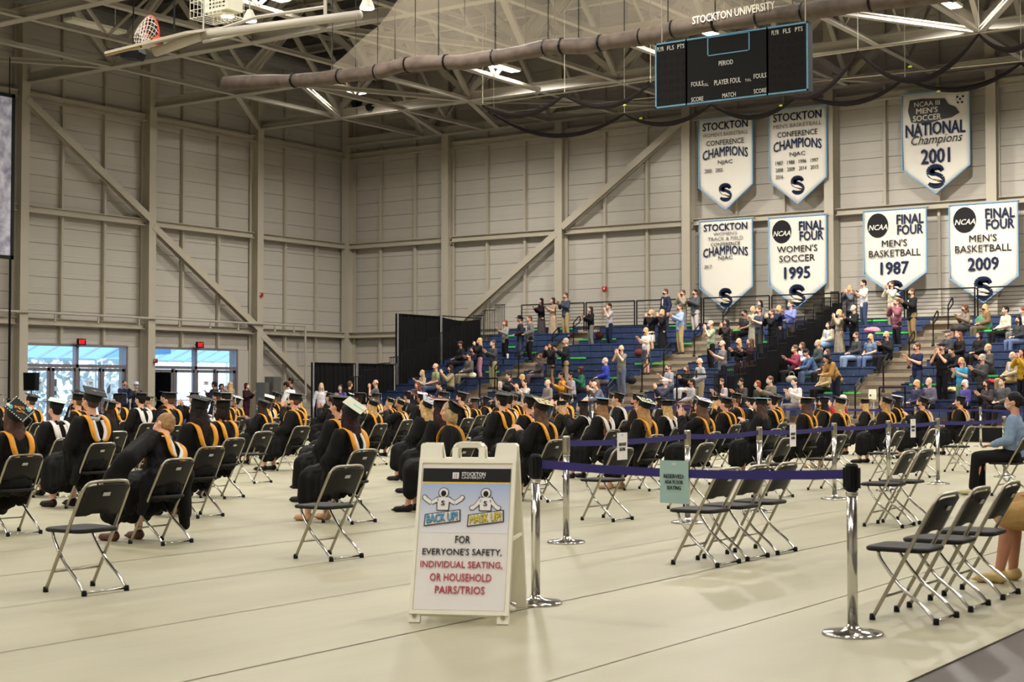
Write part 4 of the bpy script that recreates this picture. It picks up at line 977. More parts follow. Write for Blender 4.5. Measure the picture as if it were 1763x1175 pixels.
# ================================================================== PEOPLE
V = Vector
def mirror(p): return V((-p[0], p[1], p[2]))
POSES = {   # right elbow, right wrist, right hand direction (others mirrored unless given), seated, lean, roll
 'stand_clap': dict(e=(.26, -.08, 1.17), w=(.05, -.30, 1.30), h=(-.1, -.55, .8)),
 'stand_face': dict(e=(.24, -.17, 1.22), w=(.06, -.21, 1.44), h=(-.1, -.05, 1)),
 'stand_down': dict(e=(.27, .02, 1.14), w=(.28, -.06, .88), h=(0, -.15, -1)),
 'stand_fold': dict(e=(.27, .02, 1.14), w=(.08, -.22, 1.04), h=(-.9, -.3, .1)),
 'stand_lean': dict(e=(.22, -.34, 1.0), w=(.06, -.50, .98), h=(-.3, -.9, .2), lean=32),
 'sit_lap': dict(e=(.25, .02, .74), w=(.09, -.22, .66), h=(-.6, -.75, -.1), sit=1),
 'sit_clap': dict(e=(.25, -.04, .76), w=(.05, -.29, .90), h=(-.1, -.6, .75), sit=1, lean=4),
 'sit_phone': dict(e=(.22, -.14, .82), w=(.06, -.28, 1.04), h=(-.1, -.3, .95), sit=1),
 'sit_lean': dict(e=(.2, -.30, .70), w=(.06, -.48, .66), h=(-.5, -.8, .0), sit=1, lean=26),
 'sit_bend': dict(e=(.40, .04, .80), w=(.46, -.16, .56), e0=(-.46, -.12, .60), w0=(-.47, -.22, .36), h=(-.1, -.4, -.9), sit=1, lean=24, roll=-28),
}
def skel(pn):
    p = POSES[pn]; sit = p.get('sit'); s = {}
    P = V((0, .05, .53)) if sit else V((0, 0, .93))
    Tm = Matrix.Translation(P) @ Matrix.Rotation(R(p.get('roll', 0)), 4, 'Y') @ Matrix.Rotation(R(p.get('lean', 0)), 4, 'X')
    s['T'] = Tm; s['H'] = Tm @ place(0, -.015, .69) @ Matrix.Rotation(R(-p.get('lean', 0) * .35), 4, 'X')
    s['sh'] = [Tm @ V((k * .175, 0, .455)) for k in (-1, 1)]
    s['el'] = [V(p['e0']) if 'e0' in p else mirror(p['e']), V(p['e'])]; s['wr'] = [V(p['w0']) if 'w0' in p else mirror(p['w']), V(p['w'])]; s['hd'] = [mirror(p['h']).normalized(), V(p['h']).normalized()]
    s['hip'] = [V((k * .09, P.y, P.z - .01)) for k in (-1, 1)]
    if sit:
        s['kn'] = [V((k * .12, -.41, .50)) for k in (-1, 1)]; s['an'] = [V((k * .125, -.40 - (.06 if k > 0 else 0), .09)) for k in (-1, 1)]
    else:
        s['kn'] = [V((k * .105, -.02, .50)) for k in (-1, 1)]; s['an'] = [V((k * .115, .03, .09)) for k in (-1, 1)]
    s['to'] = [a + V((k * .02, -.15, -.055)) for a, k in zip(s['an'], (-1, 1))]
    return s
def hand_mesh():
    mb = MB()
    mb.cone((0, -.03, 0), .026, (0, .02, 0), .027); mb.ell((0, .05, 0), (.040, .050, .015), 12)
    for x, L, sp_ in ((.030, .066, .10), (.010, .076, .03), (-.010, .070, -.03), (-.029, .052, -.10)):
        a = V((x, .085, 0)); c = a + V((math.sin(sp_) * L * .5, L * .5, -.006)); e = c + V((math.sin(sp_) * L * .5, L * .45, -.02))
        mb.cone(V((x * .8, .05, 0)), .0095, a, .0088, 8); mb.cone(a, .0088, c, .0080, 8); mb.cone(c, .0080, e, .0068, 8)
    mb.cone((.022, .02, -.004), .013, (.050, .052, -.010), .0105, 8); mb.cone((.050, .052, -.010), .0105, (.060, .082, -.014), .0085, 8)
    return remesh(mb, 'hand', .0058, 2, .45)
HAND = hand_mesh()
HV = [v.co.copy() for v in HAND.vertices]; HF = [tuple(p.vertices) for p in HAND.polygons]
BODY = {}
def trunk(mb, Tm, g=0, waist=0, hips=True):
    def E(c, r): mb.ell(Tm @ V(c), (r[0] + g, r[1] + g, r[2] + g * .5), 14, Tm.to_3x3())
    if hips: E((0, 0, 0), (.155, .115, .11))
    E((0, -.005, .12), (.14 + waist, .105 + waist, .13)); E((0, 0, .26), (.155, .115, .16)); E((0, 0, .36), (.165, .11, .13)); E((0, .005, .43), (.17, .075, .06))
def body(pn):
    if pn in BODY: return BODY[pn]
    s = skel(pn); mb = MB(); T_, H_ = s['T'], s['H']; R3 = H_.to_3x3()
    trunk(mb, T_)
    mb.cone(T_ @ V((0, .01, .44)), .058, H_ @ V((0, .02, -.05)), .052)
    def HE(c, r, n=12): mb.ell(H_ @ V(c), r, n, R3)
    HE((0, .008, .02), (.076, .096, .105), 16); HE((0, -.030, -.055), (.056, .062, .060)); HE((0, -.058, -.082), (.030, .030, .026), 10)
    mb.cone(H_ @ V((0, -.090, .018)), .010, H_ @ V((0, -.108, -.022)), .015, 8)
    for k in (-1, 1): HE((k * .079, .012, -.008), (.012, .022, .032), 8); HE((k * .03, -.082, .033), (.028, .016, .010), 8); HE((k * .045, -.06, -.03), (.028, .03, .03), 8)
    for i in (0, 1):
        mb.cone(s['sh'][i], .054, s['el'][i], .042); mb.cone(s['el'][i], .042, s['wr'][i], .027)
        mb.cone(s['hip'][i], .092, s['kn'][i], .06); mb.cone(s['kn'][i], .058, s['kn'][i].lerp(s['an'][i], .35) + V((0, .02, 0)), .056); mb.cone(s['kn'][i].lerp(s['an'][i], .35) + V((0, .02, 0)), .056, s['an'][i], .036)
        mb.cone(s['an'][i] + V((0, .02, -.045)), .034, s['to'][i], .028)
    me = remesh(mb, 'body', .0125, 3, .5)
    # join the hands, eyes and mouth into the same mesh
    vs = [v.co.copy() for v in me.vertices]; fs = [tuple(p.vertices) for p in me.polygons]; mi = [0] * len(fs); mb2 = MB(); mb2.v = [tuple(v) for v in vs]; mb2.f = fs; mb2.m = mi
    for i in (0, 1):
        d = s['hd'][i]; k = -1 if i == 0 else 1
        inw = V((-k, 0, 0)); n = (inw - d * inw.dot(d))
        n = n.normalized() if n.length > .1 else V((0, -1, 0))
        if 'lap' in pn or 'fold' in pn or 'lean' in pn: n = V((0, 0, -1)); n = (n - d * n.dot(d)).normalized()
        z_ = -n; x_ = d.cross(z_)        # thumb side
        up = V((0, -.3, 1))
        x_m = x_ if (x_.dot(up) > 0 or 'lap' in pn) else -x_
        M_ = Matrix((x_m, d, z_)).transposed()
        fl_ = M_.determinant() < 0
        mb2.add([s['wr'][i] + d * .02 + M_ @ v for v in HV], [f[::-1] for f in HF] if fl_ else HF, 0)
    for k in (-1, 1):
        mb2.ell(H_ @ V((k * .032, -.083, .012)), (.014, .010, .009), 8, R3, 2); mb2.ell(H_ @ V((k * .032, -.090, .012)), (.006, .006, .006), 6, R3, 1)
        mb2.ell(H_ @ V((k * .033, -.089, .040)), (.019, .006, .004), 6, R3, 1)
    mb2.ell(H_ @ V((0, -.086, -.062)), (.024, .008, .007), 8, R3, 3)
    bpy.data.meshes.remove(me)
    out_ = mb2.mesh('body', True)
    for m_ in (SKINS[0], M_EYE, M_HWHITE, M_LIP): out_.materials.append(m_)
    BODY[pn] = (s, out_); return BODY[pn]
GAR = {}
def folds(me, amp, fr=18):
    for v in me.vertices:
        a = math.atan2(v.co.x, v.co.y + .1); v.co += v.normal * amp * (math.sin(fr * a + 5 * v.co.z) + .6 * math.sin(fr * 1.7 * a - 9 * v.co.z + v.co.x * 20))
    me.update()
def gar(pn, kind):
    key = (pn, kind)
    if key in GAR: return GAR[key]
    s = skel(pn); mb = MB(); T_ = s['T']; sit = POSES[pn].get('sit')
    vox = .017
    if kind in ('shirt', 'tee', 'jacket'):
        g = {'shirt': .018, 'tee': .018, 'jacket': .032}[kind]
        trunk(mb, T_, g, .02)
        mb.cone(T_ @ V((0, .01, .45)), .062 + g * .5, T_ @ V((0, .012, .49)), .058 + g * .3)
        if not sit: mb.cone(s['T'] @ V((0, 0, -.02)), .15 + g, s['T'] @ V((0, 0, -.08 if kind != 'jacket' else -.16)), .14 + g, 16) if False else mb.ell(T_ @ V((0, 0, -.06 if kind != 'jacket' else -.12)), (.165 + g, .12 + g, .10), 14)
        for i in (0, 1):
            mb.cone(s['sh'][i], .06 + g, s['el'][i] if kind != 'tee' else s['sh'][i].lerp(s['el'][i], .6), .048 + g)
            if kind != 'tee': mb.cone(s['el'][i], .047 + g, s['el'][i].lerp(s['wr'][i], .88), .033 + g)
    elif kind in ('trousers', 'shorts'):
        mb.ell(T_ @ V((0, 0, -.02)), (.168, .13, .10), 14)
        for i in (0, 1):
            mb.cone(s['hip'][i], .105, s['kn'][i], .075)
            if kind == 'trousers': mb.cone(s['kn'][i], .075, s['an'][i] + V((0, 0, .02)), .058)
    elif kind in ('skirt', 'dress'):
        mb.ell(T_ @ V((0, 0, -.02)), (.17, .135, .11), 14); z1 = .50 if kind == 'skirt' else .14
        if sit:
            mb.cone((0, 0, .55), .15, (0, -.40, .53), .13, 16)
            for i in (0, 1):
                mb.cone(s['hip'][i], .12, s['kn'][i], .10)
                if kind == 'dress': mb.cone(s['kn'][i], .10, s['an'][i] + V((0, 0, .06)), .10)
            if kind == 'dress': mb.cone((0, -.41, .5), .10, (0, -.42, .16), .09)
        else:
            for k in range(8):
                a = k * math.pi / 4; mb.cone((.09 * math.cos(a), .06 * math.sin(a), .86), .09, ((.13 if kind == 'skirt' else .19) * math.cos(a), (.1 if kind == 'skirt' else .15) * math.sin(a), z1 + .03), .055)
    elif kind == 'gown':
        def E(c, r, M_=T_): mb.ell(M_ @ V(c), r, 14, M_.to_3x3())
        E((0, 0, .02), (.225, .175, .13)); E((0, -.01, .15), (.20, .16, .16)); E((0, 0, .30), (.195, .15, .17)); E((0, .005, .40), (.19, .125, .10)); mb.cone(T_ @ V((0, .012, .44)), .10, T_ @ V((0, .012, .485)), .07)
        for i in (0, 1):
            k = -1 if i == 0 else 1
            mb.cone(s['sh'][i] + V((0, 0, -.01)), .088, s['el'][i], .095); mb.cone(s['el'][i], .095, s['el'][i].lerp(s['wr'][i], .85), .078)
            h_ = s['el'][i].lerp(s['wr'][i], .75); dn = .17 if pn != 'sit_bend' else .30
            mb.cone(h_, .07, h_ + V((k * .03, .03, -dn)), .05); mb.cone(h_.lerp(s['el'][i], .5), .08, h_.lerp(s['el'][i], .5) + V((k * .02, .02, -dn * .9)), .06)
            mb.cone(s['hip'][i], .135, s['kn'][i] + V((0, 0, .02)), .115); mb.cone(s['kn'][i], .115, s['kn'][i] + V((k * .025, .0, -.22)), .095)
            mb.cone((k * .19, .05, .46), .055, (k * .225, -.02 + .05 * k, .30), .04); mb.cone((k * .17, -.2, .48), .07, (k * .21, -.22, .30), .05)
        mb.cone((0, -.1, .55), .14, (0, -.42, .53), .12, 14)
        for x_ in (-.17, -.11, -.055, 0, .055, .11, .17): mb.cone((x_, -.42, .50), .105, (x_ * 1.25, -.43, .25 + .02 * math.sin(x_ * 40)), .085)
        for x_ in (-.2, .2): mb.cone((x_, -.1, .50), .07, (x_ * 1.1, -.12, .32), .05); mb.cone((x_, -.32, .48), .08, (x_ * 1.12, -.32, .27), .06)
        me = remesh(mb, 'gown', .0165, 3, .55); folds(me, .0065, 15); GAR[key] = me; return me
    elif kind == 'gown_stand':
        mb.ell(T_ @ V((0, 0, .40)), (.19, .125, .10), 14); mb.ell(T_ @ V((0, 0, .25)), (.19, .15, .2), 14); mb.cone(T_ @ V((0, .01, .44)), .10, T_ @ V((0, .01, .485)), .07)
        for k in range(10):
            a = k * math.pi / 5; mb.cone((.10 * math.cos(a), .06 * math.sin(a), 1.1), .09, (.22 * math.cos(a), .17 * math.sin(a), .34), .05)
        for i in (0, 1): mb.cone(s['sh'][i], .088, s['el'][i], .10); mb.cone(s['el'][i], .10, s['wr'][i], .09)
    me = remesh(mb, kind, vox, 3, .55)
    if kind in ('dress', 'skirt', 'gown_stand'): folds(me, .008, 12)
    else: folds(me, .0025, 9)
    GAR[key] = me; return me
SHOE = {}
def shoes(pn):
    if pn in SHOE: return SHOE[pn]
    s = skel(pn); r_ = []
    for i in (0, 1):
        mb = MB(); a, t_ = s['an'][i], s['to'][i]
        mb.cone(a + V((0, .025, -.045)), .043, t_ + V((0, .01, 0)), .036); mb.cone(a + V((0, .015, -.03)), .043, a + V((0, .0, -.05)), .05)
        mb.ell(a.lerp(t_, .5) + V((0, 0, -.062 + .027)), (.046, .14, .022), 12)
        r_.append(remesh(mb, 'shoe', .010, 2, .4))
    SHOE[pn] = r_; return r_
HAIR = {}
def hair(kind):
    if kind in HAIR: return HAIR[kind]
    mb = MB(); rnd = random.Random(5)
    if kind == 'bald':
        for k in (-1, 1): mb.ell((k * .066, .03, .0), (.018, .05, .035), 10)
        mb.ell((0, .075, -.01), (.06, .03, .04), 10)
    else:
        mb.ell((0, .020, .040), (.086, .100, .098), 16); mb.ell((0, .05, -.01), (.076, .062, .075), 12)
    if kind == 'long':
        mb.ell((0, .065, -.10), (.088, .050, .15), 12); mb.ell((0, .085, -.24), (.10, .040, .15), 12)
        for k in (-1, 1): mb.ell((k * .075, .02, -.08), (.026, .055, .13), 10); mb.ell((k * .085, .05, -.2), (.03, .05, .13), 10)
    if kind == 'vlong':
        mb.ell((0, .065, -.10), (.092, .055, .15), 12); mb.ell((0, .10, -.28), (.115, .042, .22), 12); mb.ell((.03, .12, -.42), (.09, .035, .16), 12)
        for k in (-1, 1): mb.ell((k * .078, .02, -.09), (.028, .06, .14), 10); mb.ell((k * .095, .05, -.24), (.035, .055, .18), 10)
    if kind == 'bob':
        mb.ell((0, .05, -.06), (.092, .062, .10), 12)
        for k in (-1, 1): mb.ell((k * .078, .015, -.05), (.026, .05, .085), 10)
    if kind == 'bun': mb.ell((0, .125, .06), (.045, .045, .045), 10)
    if kind == 'pony': mb.cone((0, .11, .03), .035, (.01, .17, -.06), .035); mb.cone((.01, .17, -.06), .038, (.02, .15, -.22), .02)
    if kind == 'curly':
        for k in range(46):
            a = rnd.uniform(0, 6.28); z = rnd.uniform(-.16, .12); rr = .10 if z < .06 else .075
            x, y = rr * math.cos(a), .03 + rr * math.sin(a)
            if y < -.03 and z < .05: continue
            mb.ell((x, y, z), (.034, .034, .034), 8)
    me = remesh(mb, 'hair', .0105, 2, .5)
    for v in me.vertices: v.co += v.normal * .0028 * math.sin(v.co.x * 420 + v.co.y * 190)
    me.update(); HAIR[kind] = me; return me
mb = MB().ell((0, -.052, -.045), (.064, .060, .046), 14)
MASK = mb.mesh('face_mask', True); MASK.materials.append(M_WHITE)
mb = MB()
for k in (-1, 1): mb.tube([(k * .05, -.085, -.035), (k * .082, -.01, .0), (k * .086, .02, -.02), (k * .055, -.075, -.06)], .002, 4)
LOOP = mb.mesh('ear_loop', True); LOOP.materials.append(M_PAPER)
mb = MB().ell((0, .010, .065), (.092, .108, .072), 14); BEAN = mb.mesh('hat', True); BEAN.materials.append(M_INK)
mb = MB().ell((0, .010, .070), (.090, .106, .066), 14).prism([(-.07, 0), (.07, 0), (.05, .09), (-.05, .09)], .008, place(0, -.09, .06) @ Matrix.Rotation(R(75), 4, 'X')); CAPB = mb.mesh('baseball_cap', True); CAPB.materials.append(M_INK)
mb = MB().lathe([(.19, .055), (.195, .065), (.10, .065), (.092, .12), (.08, .155), (.03, .16)], 18); COWB = mb.mesh('brimmed_hat', True); COWB.materials.append(M_INK)
def person(loc, rz, pn, top, bottom, hr, mask, skin, label, sc=1.0, group=None, shoe=(30, 28, 28), hat=None, inner=None):
    s, bm = body(pn); H_ = s['H']
    p = thing('person', label, 'person', loc, R(rz), group); p.scale = (sc * (.96 if sc < .98 else 1), sc, sc)
    o = link('body', bm, p); slot(o, SKINS[skin])
    o = copy_part(gar(pn, top[0]), {'gown_stand': 'gown'}.get(top[0], top[0]), p, cmat(top[1]))
    if bottom: copy_part(gar(pn, bottom[0]), bottom[0], p, cmat(bottom[1]))
    for i in (0, 1): copy_part(shoes(pn)[i], 'shoe', p, cmat(shoe, .5))
    hl, hrr = H_.to_translation(), H_.to_euler()
    if hr: copy_part(hair(hr[0]), 'hair', p, hairm(hr[1]), hl, hrr)
    if mask: 
        m_ = copy_part(MASK, 'face_mask', p, cmat(mask, .8), hl, hrr); link('ear_loop', LOOP, m_)
    if hat: copy_part({'cap': CAPB, 'beanie': BEAN, 'brim': COWB}[hat[0]], 'hat', p, cmat(hat[1]), hl, hrr)
    if inner:
        T_ = s['T']; mm = MB().ell((0, 0, 0), (.05, .03, .15), 10).mesh('shirt_front', True); mm.materials.append(cmat(inner)); link('shirt_front', mm, p, T_ @ V((0, -.125, .30)), T_.to_euler())
    return p
W_, BK, NV = (226, 222, 216), (22, 21, 23), (26, 32, 58)
JEAN, KH, GR, DG_, SB_ = (52, 66, 96), (168, 146, 104), (110, 110, 108), (52, 54, 58), (130, 184, 210)
BM, WM, LM = (20, 20, 22), (214, 220, 222), SB_
SC_, SF, SD, SO, SL = 'stand_clap', 'stand_face', 'stand_down', 'stand_fold', 'stand_lean'
TL, TC, TP, TN = 'sit_lap', 'sit_clap', 'sit_phone', 'sit_lean'
AUD = [
 (932, 514, SC_, ('jacket', BK), ('dress', (60, 52, 54)), ('long', H_BLK), (206, 150, 176), 0, 'woman in black cardigan and dark dress clapping, top row left end', {}),
 (952, 511, SC_, ('tee', (168, 146, 122)), ('dress', (168, 146, 122)), ('long', H_DBR), (214, 180, 180), 0, 'woman in long beige dress clapping on the top row', {}),
 (974, 505, SC_, ('shirt', (58, 66, 82)), ('trousers', KH), ('short', H_BRN), (90, 90, 96), 0, 'man in slate blue shirt and khaki trousers on the top row', dict(sc=1.05)),
 (1017, 527, SC_, ('shirt', BK), ('trousers', GR), ('long', H_DBR), LM, 0, 'woman in black top and grey trousers with pale blue mask', {}),
 (1049, 522, SF, ('tee', (170, 168, 172)), ('trousers', NV), ('short', H_DBR), LM, 0, 'person in mottled pale tee and navy trousers, hands raised', {}),
 (1146, 500, SD, ('jacket', (30, 36, 66)), ('trousers', (34, 38, 60)), ('short', H_BRN), BM, 0, 'man in navy suit jacket with white shirt, behind the top row', dict(inner=W_, sc=1.04)),
 (1121, 530, SF, ('jacket', BK), ('skirt', W_), ('bun', H_BLD), BM, 0, 'woman in black cardigan over white dress, hands at her face', dict(inner=W_)),
 (1140, 534, SF, ('jacket', BK), ('dress', BK), ('bob', H_BLD), (186, 176, 204), 0, 'woman in black skirt and grey blouse with lavender mask', dict(inner=(150, 148, 140))),
 (1112, 562, SC_, ('tee', (224, 222, 220)), ('skirt', (66, 68, 82)), ('long', H_BLD), BM, 0, 'blonde woman in white tee and dark patterned skirt', {}),
 (870, 547, SC_, ('shirt', (134, 134, 126)), ('trousers', BK), ('bob', H_RED), (170, 120, 100), 0, 'red-haired woman in grey sweater clapping near the end rail', {}),
 (896, 545, SO, ('shirt', (40, 40, 46)), ('trousers', (48, 56, 82)), ('short', H_BLK), (226, 70, 34), 0, 'person in black wide-brimmed hat with bright orange face cover', dict(hat=('brim', (18, 18, 18)), sc=1.03)),
 (912, 548, SO, ('jacket', (104, 102, 100)), ('trousers', BK), ('short', H_BRN), None, 0, 'man in grey blazer and black trousers looking down', dict(inner=W_, sc=1.03)),
 (826, 587, SF, ('shirt', BK), ('trousers', (164, 116, 128)), ('long', H_BLD), (226, 196, 210), 0, 'blonde woman in black top and dusty pink trousers', {}),
 (849, 586, SC_, ('shirt', (50, 52, 56)), ('trousers', (158, 148, 108)), ('short', H_BRN), WM, 0, 'man in dark grey shirt and khaki trousers with white mask', dict(sc=1.03)),
 (949, 585, SF, ('jacket', (34, 30, 32)), ('skirt', (84, 80, 78)), ('long', H_DBR), (196, 160, 140), 1, 'woman in dark shawl and grey patterned skirt, hands at mouth', {}),
 (974, 585, SC_, ('jacket', (26, 30, 34)), ('trousers', (146, 124, 98)), ('short', H_GRY), (40, 66, 58), 0, 'man in black blazer and tan trousers with dark green mask', dict(inner=(190, 184, 176), sc=1.03)),
 (1070, 590, SF, ('tee', (112, 112, 104)), ('trousers', (84, 90, 112)), ('bald', H_GRY), BM, 0, 'bald man in grey short-sleeved shirt and faded jeans', {}),
 (814, 593, TC, ('jacket', (30, 34, 50)), ('trousers', NV), ('short', H_BLK), BM, 1, 'man in navy jacket seated behind the pink-trousered woman', dict(inner=W_)),
 (791, 590, TL, ('jacket', (24, 24, 28)), ('trousers', BK), ('short', H_BLK), BM, 2, 'person in black jacket with dark red cap by the drape', dict(hat=('cap', (70, 28, 34)))),
 (806, 607, TL, ('jacket', (86, 82, 78)), ('trousers', (120, 112, 92)), ('short', H_DBR), BM, 0, 'man in brown-grey suit seated left of the pink-trousered woman', {}),
 (928, 610, TL, ('shirt', (74, 62, 66)), ('trousers', (98, 84, 94)), ('long', H_BRN), BM, 1, 'seated woman in mauve patterned trousers beside the aisle', {}),
 (1040, 616, TL, ('jacket', (34, 56, 160)), ('trousers', (90, 84, 80)), ('bald', H_WHT), WM, 0, 'white-haired man in bright royal blue jacket', dict(inner=(74, 22, 30))),
 (876, 643, TC, ('jacket', (44, 40, 44)), ('trousers', (52, 46, 48)), ('short', H_DBR), LM, 0, 'seated man in dark suit with pale blue mask, left section', {}),
 (899, 644, TC, ('shirt', BK), ('trousers', BK), ('long', H_BLD), BM, 0, 'blonde woman in black seated beside the left aisle', {}),
 (967, 643, TC, ('shirt', (206, 146, 34)), ('trousers', BK), ('short', H_BLK), LM, 2, 'person in mustard yellow sweater with pale blue mask', {}),
 (983, 643, TC, ('tee', (150, 150, 162)), ('trousers', BK), ('short', H_BLK), LM, 2, 'person in pale grey tee between the mustard and the green tops', {}),
 (1000, 637, TC, ('shirt', (28, 94, 68)), ('trousers', BK), ('long', H_BLK), None, 3, 'woman in emerald green top with maroon head wrap', dict(hat=('beanie', (84, 26, 34)))),
 (1026, 651, TP, ('shirt', (80, 60, 60)), ('trousers', (70, 66, 66)), ('long', H_BRN), LM, 0, 'seated woman with brown hair next to the plaid shirt', {}),
 (1036, 657, TN, ('shirt', (98, 100, 122)), ('trousers', (60, 60, 70)), ('bald', H_BRN), (60, 70, 100), 0, 'bald man in blue grey plaid shirt leaning forward', {}),
 (902, 665, TP, ('tee', (190, 184, 178)), ('trousers', GR), ('short', H_DBR), None, 0, 'person in pale top holding a camera to the face, front rows', {}),
 (858, 672, TL, ('shirt', (72, 62, 58)), ('trousers', BK), ('bob', H_GRY), WM, 0, 'grey-haired woman in brown seated in the lowest rows left', {}),
 (941, 674, TL, ('shirt', (130, 120, 118)), ('trousers', GR), ('bald', H_GRY), LM, 0, 'bald man with pale blue mask in the lowest row', {}),
 (1018, 673, TL, ('shirt', W_), ('trousers', GR), ('short', H_BLK), None, 1, 'dark-haired person in white shirt in the lowest row', {}),
 (727, 633, TC, ('shirt', (180, 160, 136)), ('trousers', (60, 74, 110)), ('long', H_BLD), (196, 204, 216), 0, 'blonde girl in cream patterned top by the left end rail', dict(sc=.9)),
 (748, 628, TL, ('tee', (148, 158, 118)), ('trousers', (58, 70, 100)), ('bald', H_BRN), BM, 0, 'big bald man in light green shirt', dict(sc=1.08)),
 (774, 630, TP, ('shirt', (150, 136, 104)), ('trousers', BK), ('long', H_DBR), BM, 0, 'dark-haired woman in beige top looking at her phone', dict(sc=1.02)),
 (719, 660, TC, ('shirt', (90, 50, 40)), ('trousers', BK), ('long', (110, 36, 22)), None, 0, 'person with long bright red hair at the lowest left row', {}),
 (766, 658, TN, ('shirt', (44, 50, 62)), ('trousers', (112, 100, 82)), ('short', H_DBR), None, 0, 'man in dark slate shirt bending forward in the lowest row', {}),
 (1176, 503, SF, ('shirt', (150, 146, 128)), ('trousers', GR), ('short', H_BRN), (20, 20, 20), 0, 'person in olive grey jacket aiming a camera on the top row', {}),
 (1197, 502, SC_, ('jacket', (74, 76, 84)), ('trousers', (196, 188, 182)), ('short', H_DBR), BM, 0, 'man in charcoal blazer and white trousers on the top row', {}),
 (1171, 524, SC_, ('shirt', (150, 172, 212)), ('trousers', KH), ('short', H_BRN), (34, 40, 60), 0, 'man in light blue shirt and khaki trousers', dict(sc=1.05)),
 (1224, 547, SF, ('tee', (152, 166, 138)), ('trousers', BK), ('bald', H_BRN), (190, 206, 214), 0, 'large man in sage green shirt and black trousers', dict(sc=1.06)),
 (1251, 553, SF, ('shirt', (40, 34, 36)), ('trousers', BK), ('long', H_BLK), (120, 90, 84), 1, 'woman with long black hair clapping beside the green-shirted man', {}),
 (1244, 581, SC_, ('tee', (104, 104, 106)), ('trousers', (28, 30, 42)), ('bald', H_BRN), (34, 34, 70), 0, 'bald man in grey tee and black jeans with navy mask', dict(sc=1.05)),
 (1272, 585, SC_, ('shirt', BK), ('skirt', (70, 36, 46)), ('long', H_BLD), BM, 0, 'blonde woman in black top and dark floral skirt', {}),
 (1291, 584, SC_, ('shirt', (46, 24, 22)), ('skirt', (156, 60, 34)), ('long', H_BRN), (150, 110, 100), 0, 'woman in black and orange floral dress by the dark gap', {}),
 (1280, 531, TL, ('tee', (40, 42, 46)), ('trousers', BK), ('short', H_BLK), BM, 2, 'seated man in black tee on the second row, middle section', {}),
 (1307, 524, SC_, ('tee', (48, 54, 72)), ('trousers', (52, 54, 50)), ('short', H_BRN), (60, 66, 90), 0, 'heavy man in navy polo and dark olive trousers', dict(sc=1.06)),
 (1296, 523, SC_, ('shirt', (150, 160, 142)), ('skirt', (150, 150, 130)), ('bob', H_BLD), None, 0, 'woman in pale green behind the navy polo', dict(sc=.95)),
 (1309, 514, SC_, ('shirt', (96, 90, 92)), ('trousers', GR), ('long', H_BLK), LM, 0, 'woman with black hair behind the heavy man, top row', {}),
 (1341, 523, SF, ('shirt', (28, 34, 54)), ('dress', (26, 32, 50)), ('bob', H_BLD), (130, 120, 110), 0, 'blonde woman in navy off-shoulder dress clapping', {}),
 (1329, 530, SF, ('shirt', BK), ('trousers', BK), ('short', H_BRN), BM, 0, 'person in black beside the navy dress', {}),
 (1361, 516, SC_, ('shirt', (112, 122, 192)), ('trousers', (100, 92, 86)), ('short', H_BRN), LM, 0, 'man in periwinkle blue shirt and grey trousers', dict(sc=1.03)),
 (1151, 627, TC, ('tee', (144, 148, 158)), ('shorts', (60, 70, 92)), ('short', H_BRN), BM, 0, 'man in grey polo and navy shorts seated by the aisle', {}),
 (1182, 630, TC, ('jacket', BK), ('trousers', (190, 184, 178)), ('long', H_BRN), BM, 0, 'seated woman in black jacket and white trousers', {}),
 (1205, 622, SO, ('shirt', (148, 146, 150)), ('trousers', (150, 134, 104)), ('bald', H_WHT), BM, 0, 'white-haired man in black vest, one row behind the black jacket woman', dict(inner=(32, 32, 34))),
 (1188, 652, TL, ('shirt', (150, 150, 154)), ('trousers', (96, 60, 56)), ('short', H_BLK), BM, 2, 'person in grey sweatshirt holding the small child', {}),
 (1192, 662, TC, ('tee', (140, 120, 116)), ('shorts', (120, 120, 130)), ('bob', H_BRN), LM, 0, 'small child on the lap of the person in grey', dict(sc=.72)),
 (1242, 650, TC, ('shirt', (168, 152, 152)), ('trousers', (196, 180, 150)), ('short', H_BRN), WM, 0, 'seated man in brown vest with white mask', dict(inner=(140, 96, 46))),
 (1143, 671, TP, ('shirt', (40, 44, 62)), ('trousers', BK), ('short', H_GRY), BM, 0, 'person in navy jersey with white cap in the lowest row', dict(hat=('cap', (210, 214, 224)))),
 (1302, 651, TL, ('shirt', (44, 52, 38)), ('trousers', BK), ('bob', H_RED), LM, 0, 'auburn-haired woman in dark green seated by the gap', {}),
 (1326, 653, TC, ('jacket', (92, 86, 74)), ('trousers', (96, 90, 78)), ('short', H_BRN), LM, 0, 'man in taupe suit with pale blue mask', dict(sc=1.05)),
 (1368, 651, TC, ('shirt', (200, 188, 184)), ('trousers', (96, 92, 92)), ('short', H_DBR), LM, 0, 'man in off-white shirt seated in the third lowest row', {}),
 (1276, 678, TC, ('shirt', (60, 52, 52)), ('trousers', BK), ('short', H_BLK), LM, 1, 'person clapping in the lowest row left of the taupe suit', {}),
 (1369, 599, TC, ('shirt', (132, 44, 66)), ('trousers', BK), ('short', H_BRN), (220, 206, 180), 0, 'woman in raspberry blouse clapping with spread hands', dict(sc=1.06)),
 (1379, 588, TL, ('shirt', (206, 208, 216)), ('trousers', (60, 66, 80)), ('bob', H_BRN), WM, 0, 'woman in white blouse behind the raspberry blouse', {}),
 (1401, 601, TN, ('shirt', (62, 86, 124)), ('trousers', (66, 82, 110)), ('short', H_BRN), (70, 60, 84), 0, 'man in denim shirt with black baseball cap', dict(hat=('cap', (22, 24, 32)))),
 (1406, 587, TL, ('jacket', (48, 58, 58)), ('trousers', (60, 66, 72)), ('short', H_BLD), LM, 0, 'sandy-haired man in dark green jacket behind the denim shirt', {}),
